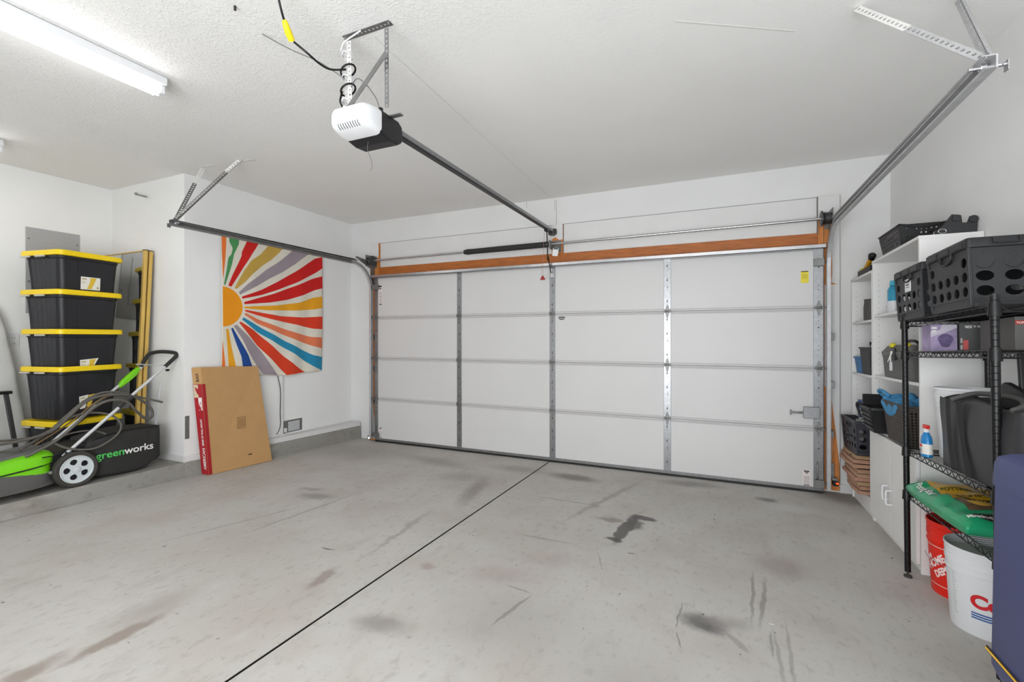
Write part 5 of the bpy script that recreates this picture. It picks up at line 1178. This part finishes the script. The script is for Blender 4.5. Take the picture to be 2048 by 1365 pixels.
# potting soil bag on the lowest shelf
PO = root_at('potting_soil_bag', LR, -.02, .225, ZS[3], 'green bag of potting soil with a yellow panel lying on the lowest rack shelf', 'soil bag')
grn = M('bag_green', (34, 158, 108), .25, bump=.15, bscale=20, var=.08, vscale=8)
PL, PWd, PH = .70, .345, .075
def pf(u, v, top=1):
    """u across (x), v along (y)"""
    a, b_ = 2 * u - 1, 2 * v - 1; k = max(0, 1 - abs(a) ** 3.2) ** .5 * max(0, 1 - abs(b_) ** 6) ** .5
    w_ = .008 * math.sin(u * 9 + v * 14) * k + .006 * math.sin(v * 31 - u * 5) * k
    base = .012; h = PH * k * .62 + w_ if top else -PH * k * .0
    pin = 1 - .06 * abs(b_) ** 4
    return Vector((PWd * (.5 + a * .5 * pin), PL * v, base + (PH * .38 + h if top else 0) * (k if not top else 1) * (1 if top else 0)))
m = MB(); m.grid(lambda u, v: tuple(pf(u, v)), 36, 60)
# sides down to the shelf
def sf(u, v):
    e = []
    return None
edge = [pf(u / 36, 0) for u in range(37)] + [pf(1, v / 60) for v in range(1, 61)] + [pf(1 - u / 36, 1) for u in range(1, 37)] + [pf(0, 1 - v / 60) for v in range(1, 60)]
cxm = Vector((PWd / 2, PL / 2, 0))
r1 = [tuple(e) for e in edge]; r2 = [tuple(Vector((e.x, e.y, e.z * .5)) + (Vector((e.x, e.y, 0)) - cxm) * .015) for e in edge]; r3 = [tuple(Vector((e.x, e.y, 0.0)) * 1 + (cxm - Vector((e.x, e.y, 0))) * .06) for e in edge]
m.loft([r1, r2, r3], caps=False); m.add(r3, [tuple(range(len(r3)))]); m.build('bag', grn, PO, smooth=True)
yl = M('bag_yellow', (206, 160, 28), .35, var=.18, vscale=18); brn = M('bag_brown', (104, 82, 58), .4, var=.35, vscale=20)
def patch(nm, mat, u0, u1, v0, v1, off, skew=0.):
    m = MB(); m.grid(lambda u, v: tuple(pf(u0 + (u1 - u0) * u, v0 + (v1 - v0) * v + skew * u) + Vector((0, 0, off))), 14, 24); return m.build(nm, mat, PO, smooth=True)
patch('yellow_panel', yl, .20, .93, .42, .93, .0016); patch('brown_picture', brn, .22, .93, .22, .43, .0020)
m = MB(); m.grid(lambda u, v: tuple(pf(.40 + .12 * u * math.cos(v * 6.2832), .32 + .06 * u * math.sin(v * 6.2832)) + Vector((0, 0, .0026))), 4, 20); m.build('picture_spot', M('bag_gold', (224, 178, 76), .4), PO)
def bag_text(s, u0, v0, size, mat, along, off=.0024, xs=1., bold=.001):
    """lettering laid on the bag surface; along=True reads towards the camera"""
    t = text('lettering', s, size, mat, PO, Matrix.Identity(4), .0002, bold, xs, 'LEFT', 3)
    for vv in t.data.vertices:
        x, y, z_ = vv.co
        u, v = (u0 + y / PWd, v0 - x / PL) if along else (u0 + x / PWd, v0 + y / PL)
        p = pf(min(max(u, .001), .999), min(max(v, .001), .999)); vv.co = p + Vector((0, 0, off + z_))
bag_text('Potting Soil', .045, .86, .044, whiteink, True)
bag_text('FEEDS UP TO 6 MONTHS', .26, .52, .024, ink, False, .003, .8)
bag_text('MORE BLOOMS', .28, .46, .024, ink, False, .003, .8)
bag_text('POTTING MIX', .24, .66, .036, M('bag_dark_green', (60, 74, 30), .5), False, .003, .8)
m = MB(); m.grid(lambda u, v: tuple(pf(.30 + .15 * (u) * math.cos(v * 6.2832), .085 + .05 * u * math.sin(v * 6.2832)) + Vector((0, 0, .0016))), 4, 26); m.build('logo_oval', ink, PO)
bag_text('Miracle-Gro', .07, .055, .027, whiteink, False, .003, .86)

# ---- navy bin in the right foreground
NX, NY = .70, 1.742; NB = root('plastic_bin', (NX, NY, fz(NY)), 'tall navy blue plastic bin with lid and yellow stripe in the right foreground', 'bin', None, 0, True)
def nring(x0, x1, y0, y1, z, r=.05): return [(a, b_, z) for a, b_ in rrect((x0 + x1) / 2, (y0 + y1) / 2, (x1 - x0) / 2, (y1 - y0) / 2, r, 6)]
m = MB(); m.loft([nring(.03, .50, -.64, .02, 0, .05), nring(.03, .50, -.64, .02, .33, .05), nring(.012, .52, -.66, .034, .37), nring(.0, .53, -.67, .040, .40), nring(.0, .53, -.67, .012, .912)]); m.build('bin_body', blue_bin, NB, smooth='auto')
m = MB(); m.loft([nring(-.003, .533, -.672, .014, .909), nring(-.004, .534, -.673, .015, .917), nring(-.002, .53, -.67, .010, .972), nring(.004, .525, -.665, .004, .989), nring(.02, .51, -.65, -.012, .999), nring(.05, .48, -.62, -.04, 1.001)]); m.build('bin_lid', blue_bin, NB, smooth='auto')
m = MB(); m.bar((-.001, .02, .432), (-.003, -.62, .428), .004, .013, (0, 0, 1)); m.build('black_stripe', ink, NB)
m = MB(); m.bar((-.003, .02, .432), (-.005, -.62, .428), .003, .0055, (0, 0, 1)); m.build('yellow_stripe', M('stripe_yellow', (236, 186, 52), .5), NB)
for sx in (.02, .51):
    m = MB(); m.cyl((sx - .012, -.09, .13), (sx + .012, -.09, .13), .13, n=28); m.build('wheel', blackp, NB, smooth='auto')

# ================================================================ CONTENTS OF THE WHITE UNITS
# on top of the taller unit: perforated basket, bracket
def basket(name, L, x, y, z, W, Dp, Ht, label, cat, mat, nf, ns, rows, taper=.86, hole=None, ru=.2, rz=0., dip=False):
    o = root_at(name, L, x, y, z, label, cat, None, rz); cx, cy = Dp / 2, W / 2
    def q(u, v, t): s = taper + (1 - taper) * t; return Vector((cx + u * Dp / 2 * s, cy + v * W / 2 * s, t * Ht))
    for A, B, n in (((-1, 1), (-1, -1), nf), ((1, -1), (1, 1), nf), ((-1, -1), (1, -1), ns), ((1, 1), (-1, 1), ns)):
        m = MB(); tt = .88
        m.perf([q(*A, .03), q(*B, .03), q(*B, tt), q(*A, tt)], n, rows, (hole or (lambda nn: (lambda i, j: 0 < i < nn - 1 and 0 < j)))(n), .002, ru, ru * 1.2, 16)
        m.add([q(*A, tt), q(*B, tt), q(*B, 1), q(*A, 1)], [(0, 1, 2, 3)]); w_ = m.build('side_wall', mat, o)
    m = MB(); m.hexa([q(-1, -1, 0), q(1, -1, 0), q(1, 1, 0), q(-1, 1, 0), q(-1, -1, .03), q(1, -1, .03), q(1, 1, .03), q(-1, 1, .03)]); m.build('bottom', mat, o)
    m = MB(); pts = []
    for (a, b_), (c, d) in (((-1, -1), (1, -1)), ((1, -1), (1, 1)), ((1, 1), (-1, 1)), ((-1, 1), (-1, -1))):
        for k in range(8):
            f = k / 8; p = q(a + (c - a) * f, b_ + (d - b_) * f, 1)
            if dip and b_ == d: p.z -= .03 * max(0, math.sin(f * math.pi)) ** 2
            pts.append(p)
    m.tube(pts, .006, 8, closed=True); m.build('rim', mat, o, smooth=True)
    return o
basket('perforated_basket', LB, .015, .375, HB + .001, .42, .255, .15, 'black perforated plastic basket on top of the taller white unit', 'basket', blackp, 12, 10, 5, .84, None, .2, 0, True)
o = root_at('plastic_ball', LB, .14, .60, HB + .006, 'round dark lid standing up inside the perforated basket', 'lid'); m = MB(); m.lathe([(.05, -.006), (.052, 0), (.05, .006)], 28, frame((0, 0, .115), (1, 0, 0), (0, 0, 1))); m.build('disc', M('disc_grey', (60, 60, 60), .5), o, smooth='auto')
o.name = 'round_lid'
o = root_at('tool_bracket', LB, .12, .10, HB + .001, 'black flat bracket with two pads on the near end of the taller unit', 'bracket')
m = MB(); m.prism([(-.02, 0), (.16, 0), (.165, .09), (.13, .105), (.12, .07), (.10, .07), (.095, .115), (.055, .125), (.02, .07), (-.02, .03)], 0, .012, frame((0, 0, 0), (1, -.15, 0), (0, 0, 1))); m.build('plate', blackp, o, bevel=.003)
for a, b_ in ((.075, .098), (.145, .085)):
    m = MB(); fr = frame((0, 0, 0), (1, -.15, 0), (0, 0, 1)); m.cyl(fr @ Vector((a, b_, .012)), fr @ Vector((a, b_, .022)), .02, n=16); m.build('pad', blackp, o, bevel=.002)
m = MB(); m.tube([(.01 + .018 * math.cos(t), -.02, .03 + .012 * math.sin(t)) for t in [k * math.pi / 7 for k in range(14)]], .003, 6, closed=True); m.build('ring', steel, o, smooth=True)
m = MB(); m.tube([(-.01 + .016 * math.cos(t), -.012 + .01 * math.sin(t), .02 + .014 * math.sin(t)) for t in [k * math.pi / 7 for k in range(14)]], .003, 6, closed=True); m.build('ring', steel, o, smooth=True)
# on top of the narrower unit
o = root_at('tool_tray', LA, .02, .12, HA + .001, 'black open tray on top of the narrower white unit', 'tray')
m = MB(); 
for a in ((0, .16, 0, .004, 0, .055), (0, .16, .356, .36, 0, .055), (0, .004, 0, .36, 0, .055), (.156, .16, 0, .36, 0, .055), (0, .16, 0, .36, 0, .004)): m.box(*a)
m.build('tray', blackp, o, bevel=.003)
o = root_at('yellow_tool', LA, .07, .30, HA + .004, 'yellow and black hand tool lying in the tray on the narrower unit', 'tool')
m = MB(); m.tube(smooth_path([(0, .20, .055), (0, .13, .075), (0, .06, .105), (0, .0, .13)]), .019, 12); m.build('body', M('tool_yellow', (228, 168, 20), .4), o, smooth=True)
m = MB(); m.tube([(0, -.005, .125), (0, -.03, .15), (0, -.06, .145)], [.022, .028, .018], 12); m.build('head', blackp, o, smooth=True)
m = MB(); m.box(-.02, .02, .19, .25, .05, .085); m.build('battery', M('tool_lemon', (226, 210, 50), .5), o, bevel=.006)
# narrower unit, shelf by shelf
def mug(name, L, x, y, z, r, h, mat, label):
    o = root_at(name, L, x, y, z, label, 'jug'); m = MB(); m.lathe([(r * .92, 0), (r, .006), (r * 1.0, h * .6), (r * .92, h * .9), (r * .95, h), (r * .88, h), (r * .9, h * .6), (r * .85, .012)], 28); m.build('body', mat, o, smooth='auto')
    m = MB(); m.tube(smooth_path([(0, r * .9, h * .85), (0, r * 1.35, h * .93), (0, r * 1.6, h * .7), (0, r * 1.5, h * .4), (0, r * 1.15, h * .12), (0, r * .9, h * .1)]), .008, 8); m.build('handle', mat, o, smooth=True); return o
mug('jug', LA, .055, .19, 1.503, .062, .165, M('jug_dark', (70, 68, 66), .5), 'dark jug with loop handle on the upper shelf of the narrower unit')
def bin_(name, L, x, y, z, W, Dp, Ht, mat, label, cat='bin', taper=.86, rz=0., group=None):
    o = root_at(name, L, x, y, z, label, cat, group, rz); cx, cy = Dp / 2, W / 2
    def q(u, v, t, g=0): s = taper + (1 - taper) * t; return (cx + u * (Dp / 2 * s - g), cy + v * (W / 2 * s - g), t * Ht)
    cs = ((-1, -1), (1, -1), (1, 1), (-1, 1))
    m = MB(); m.loft([[q(u, v, 0) for u, v in cs], [q(u, v, 1) for u, v in cs], [q(u, v, 1, .003) for u, v in cs], [q(u, v, .03, .003) for u, v in cs]]); m.build('tub', mat, o, bevel=.003)
    m = MB(); p = [Vector(q(u, v, 1, -.003)) for u, v in cs]
    for i in range(4): m.bar(p[i] - Vector((0, 0, .006)), p[(i + 1) % 4] - Vector((0, 0, .006)), .010, .012)
    m.build('rim', mat, o, bevel=.002); return o
bin_('blue_bin', LA, .01, .40, 1.076, .15, .2, .135, M('bin_blue', (62, 122, 176), .5), 'small blue plastic bin at the far end of the middle shelf, narrower unit')
gb = bin_('slatted_bin', LA, .0, .105, 1.076, .24, .22, .215, M('bin_dark', (54, 54, 56), .5), 'dark grey bin with ribbed side next to the small blue bin')
for k in range(8):
    m = MB(); z = .02 + k * .024; m.bar((.02, .012 - .0 * k, z), (.2, .012 - .0 * k, z + .012), .006, .008); m.build('rib', blackp, gb)
o = root_at('black_wand', LA, .08, .22, 1.16, 'thin black wand sticking out of the dark ribbed bin', 'wand'); m = MB(); m.bar((0, 0, -.06), (0, .16, .17), .012, .02); m.build('wand', blackp, o, bevel=.003)
o = root_at('white_bag', LA, .12, .26, 1.10, 'white plastic bag bulging from the dark ribbed bin', 'bag'); m = MB(); m.lathe([(.02, 0), (.06, .06), (.075, .16), (.06, .22), (.02, .25)], 14); m.build('bag', clothm, o, smooth=True)
# third shelf: white carton with blue top
o = root_at('blue_carton', LA, .0, .12, .686, 'white carton with dark blue top edge on the narrower unit, low shelf', 'box')
m = MB(); m.box(0, .22, 0, .27, 0, .17); m.build('carton', whitep, o, bevel=.003)
m = MB(); m.box(-.002, .222, .0, .272, .135, .172).box(-.002, .002, .22, .272, .03, .14); m.build('blue_print', M('print_blue', (40, 82, 146), .5), o)
m = MB(); m.tube(smooth_path([(-.006, .29, .13), (-.02, .28, .06), (-.02, .2, .045), (-.02, .1, .07), (-.006, .05, .12)]), .0018, 6); m.build('twine', whiteink, o, smooth=True)
# bags and crate at the bottom of the narrower unit
for k in range(9):
    o = root_at('paper_bag', LA, -.055 + .012 * math.sin(k * 1.7) - .004 * k, .14 + .006 * math.cos(k * 2), .137 + .034 * k, ['brown paper bag at the very bottom of the stack under the black crate', 'brown paper bag second from the bottom of the stack', 'brown paper bag third from the bottom of the stack', 'brown paper bag fourth from the bottom of the stack', 'brown paper bag in the middle of the stack', 'brown paper bag fourth from the top of the stack', 'brown paper bag third from the top of the stack', 'brown paper bag second from the top of the stack', 'topmost brown paper bag, touching the black crate'][k], 'paper bag', 'folded brown paper bags', rz=.03 * math.sin(k * 2.3))
    m = MB(); n = 8
    L_, W_ = .44 - .008 * (9 - k), .31
    def pr(z, g, kk=k): return [(a, b_ + .0, z + .004 * math.sin(b_ * 22 + kk) + .006 * (b_ / .42) * (1 if kk % 2 else .2)) for a, b_ in [(g, g), (W_ * .5, g + .004), (W_ - g, g), (W_ - g, L_ * .5), (W_ - g, L_ - g), (W_ * .5, L_ - g), (g, L_ - g), (g - .006, L_ * .5)]]
    m.loft([pr(.0, .006), pr(.004, 0), pr(.014, .004), pr(.018, .0), pr(.028, .006)]); m.build('bag', M('brown_paper_%d' % k, (182 - 4 * (k % 3), 142 - 5 * (k % 2), 118 - 4 * (k % 3)), .85, var=.1, vscale=10), o)
    if k == 8:
        m = MB(); m.box(-.003, .001, .12, .16, .006, .02); m.build('bag_print', ink, o)
crate('black_crate', LA, -.085, .09, .45, .40, .33, .265, 'open black perforated crate on the paper bags at the bottom of the narrower unit', 'crate', None, .02, False, 5, 4, 3, .9, M('crate_blue_black', (44, 44, 52), .45))
# taller unit shelf items
o = root_at('blue_bottle', LB, .075, .72, 1.529, 'teal and white plastic bottle on the upper shelf of the taller unit', 'bottle')
m = MB(); m.loft([oval(.028, .040, 0), oval(.03, .042, .005), oval(.03, .042, .09)]); m.build('lower_body', whitep, o, smooth='auto')
m = MB(); m.loft([oval(.03, .042, .09), oval(.03, .042, .17), oval(.018, .02, .195), oval(.014, .014, .20)]); m.build('upper_body', M('teal', (44, 150, 186), .35), o, smooth='auto')
m = MB(); m.cyl((0, 0, .2), (0, 0, .235), .02, .016, 14); m.build('cap', M('teal_cap', (70, 170, 200), .4), o, smooth='auto')
m = MB(); m.tube(smooth_path([(-.02, .045, .06), (-.02, .075, .055), (-.02, .08, .03), (-.02, .045, .025)]), .003, 6); m.build('hang_loop', whitep, o, smooth=True)
# toolbox
TBX = root_at('toolbox', LB, .0, .13, 1.086, 'grey toolbox with yellow latches on the middle shelf of the taller unit', 'toolbox')
tg_ = M('toolbox_grey', (92, 92, 90), .5)
def tring(z, g, r=.012): return [(a, b_, z) for a, b_ in rrect(.12, .27, .12 - g, .27 - g, r, 3)]
m = MB(); m.loft([tring(0, .012), tring(.01, .008), tring(.14, 0), tring(.145, -.004), tring(.155, -.004)]); m.build('case', tg_, TBX, smooth='auto')
m = MB(); m.loft([tring(.157, -.006), tring(.175, -.006), tring(.18, .0), tring(.215, .02, .02), tring(.222, .04, .02)]); m.build('lid', tg_, TBX, smooth='auto')
for y in (.13, .40):
    m = MB(); m.tube([(.02, y - .028, .214), (.022, y, .219), (.02, y + .028, .214)], [.014, .018, .014], 10); m.build('latch', M('latch_yellow', (228, 214, 40), .4), TBX, smooth=True)
m = MB(); m.tube(smooth_path([(.10, .18, .22), (.08, .20, .245), (.08, .34, .245), (.10, .36, .22)]), .009, 8); m.build('handle', blackp, TBX, smooth=True)
m = MB(); m.box(-.014, -.002, .25, .285, .12, .20); m.build('hasp', blackp, TBX, bevel=.003)
o = root_at('white_tag', LB, -.02, .41, 1.215, 'white ribbon and tag hanging from the toolbox front', 'tag')
m = MB(); m.tube(smooth_path([(.005, .02, .05), (-.005, .0, 0.0), (-.006, -.03, -.05)]), .004, 6).tube(smooth_path([(.005, .0, .05), (-.008, .01, 0), (-.008, .04, -.02)]), .004, 6); m.build('ribbon', whiteink, o, smooth=True)
m = MB(); m.box(-.012, -.009, -.05, -.005, -.075, -.02); m.build('card', whitep, o)
# low shelf above the doors
o = root_at('black_container', LB, -.10, .555, .695, 'black plastic container with its lid swung open above the cupboard doors', 'container')
m = MB()
def cr(z, g): return [(a, b_, z) for a, b_ in rrect(.12, .145, .12 - g, .145 - g, .02, 3)]
m.loft([cr(0, .035), cr(.01, .03), cr(.15, .004), cr(.16, -.004), cr(.175, -.004), cr(.175, .008), cr(.03, .04)]); m.build('tub', blackp, o, smooth='auto')
for k in range(4):
    m = MB(); m.bar((.018 - .004 * k, .03, .035 + .03 * k), (.018 - .004 * k, .27, .035 + .03 * k), .006, .01); m.build('rib', crate_m, o)
m = MB(); m.hexa([(.02, .27, .17), (.22, .27, .17), (.22, .285, .165), (.02, .285, .165), (.03, .31, .25), (.22, .31, .25), (.22, .322, .245), (.03, .322, .245)]); m.build('lid', blackp, o, bevel=.006)
m = MB(); m.tube(smooth_path([(.0, .20, .175), (-.012, .24, .19), (-.012, .285, .17), (.0, .29, .12), (.01, .26, .08)]), .008, 8); m.build('handle', blackp, o, smooth=True)
wv = basket('woven_basket', LB, -.05, .06, .694, .41, .30, .245, 'dark woven plastic basket above the cupboard doors, blue towel on top', 'basket', M('weave_dark', (66, 58, 54), .55), 22, 16, 12, .86, lambda n: (lambda i, j: True), .30)
m = MB(); m.box(.03, .30, .05, .38, .004, .18); m.build('liner', M('liner_dark', (34, 32, 32), .8), wv)
o = root_at('blue_towel', LB, -.05, .23, .925, 'crumpled blue towel spilling over the rim of the dark woven basket', 'towel')
tow = M('towel_blue', (70, 140, 186), .9, bump=.6, bscale=160, var=.12, vscale=20)
def tow_f(u, v):
    x = .02 + .24 * u; y = .30 * v - .03; z = .018 + .020 * math.sin(u * 11 + v * 5) + .018 * math.sin(v * 17 - u * 6) + .02 * math.sin(v * math.pi)
    if u < .25: k = (.25 - u) / .25; x = .015 - .02 * math.sin(k * 2.5); z = z * (1 - k) - .075 * k * (math.sin(v * math.pi) ** .6)
    return (x, y, z)
m = MB(); m.grid(tow_f, 40, 40); q = m.build('cloth', tow, o, smooth=True); sm = q.modifiers.new('t', 'SOLIDIFY'); sm.thickness = .006
m = MB(); m.tube(smooth_path([(.02, .20, .05), (0, .26, .075), (.0, .33, .07), (.02, .36, .045), (.03, .28, .03)], 6, True), .010, 8, closed=True); m.build('rolled_edge', tow, o, smooth=True)
o = root_at('yellow_packet', LB, .12, .08, .92, 'small yellow packet beside the blue towel on the woven basket', 'packet'); m = MB(); m.box(0, .05, 0, .07, 0, .08); m.build('packet', M('packet_yellow', (222, 206, 60), .5), o, bevel=.004)
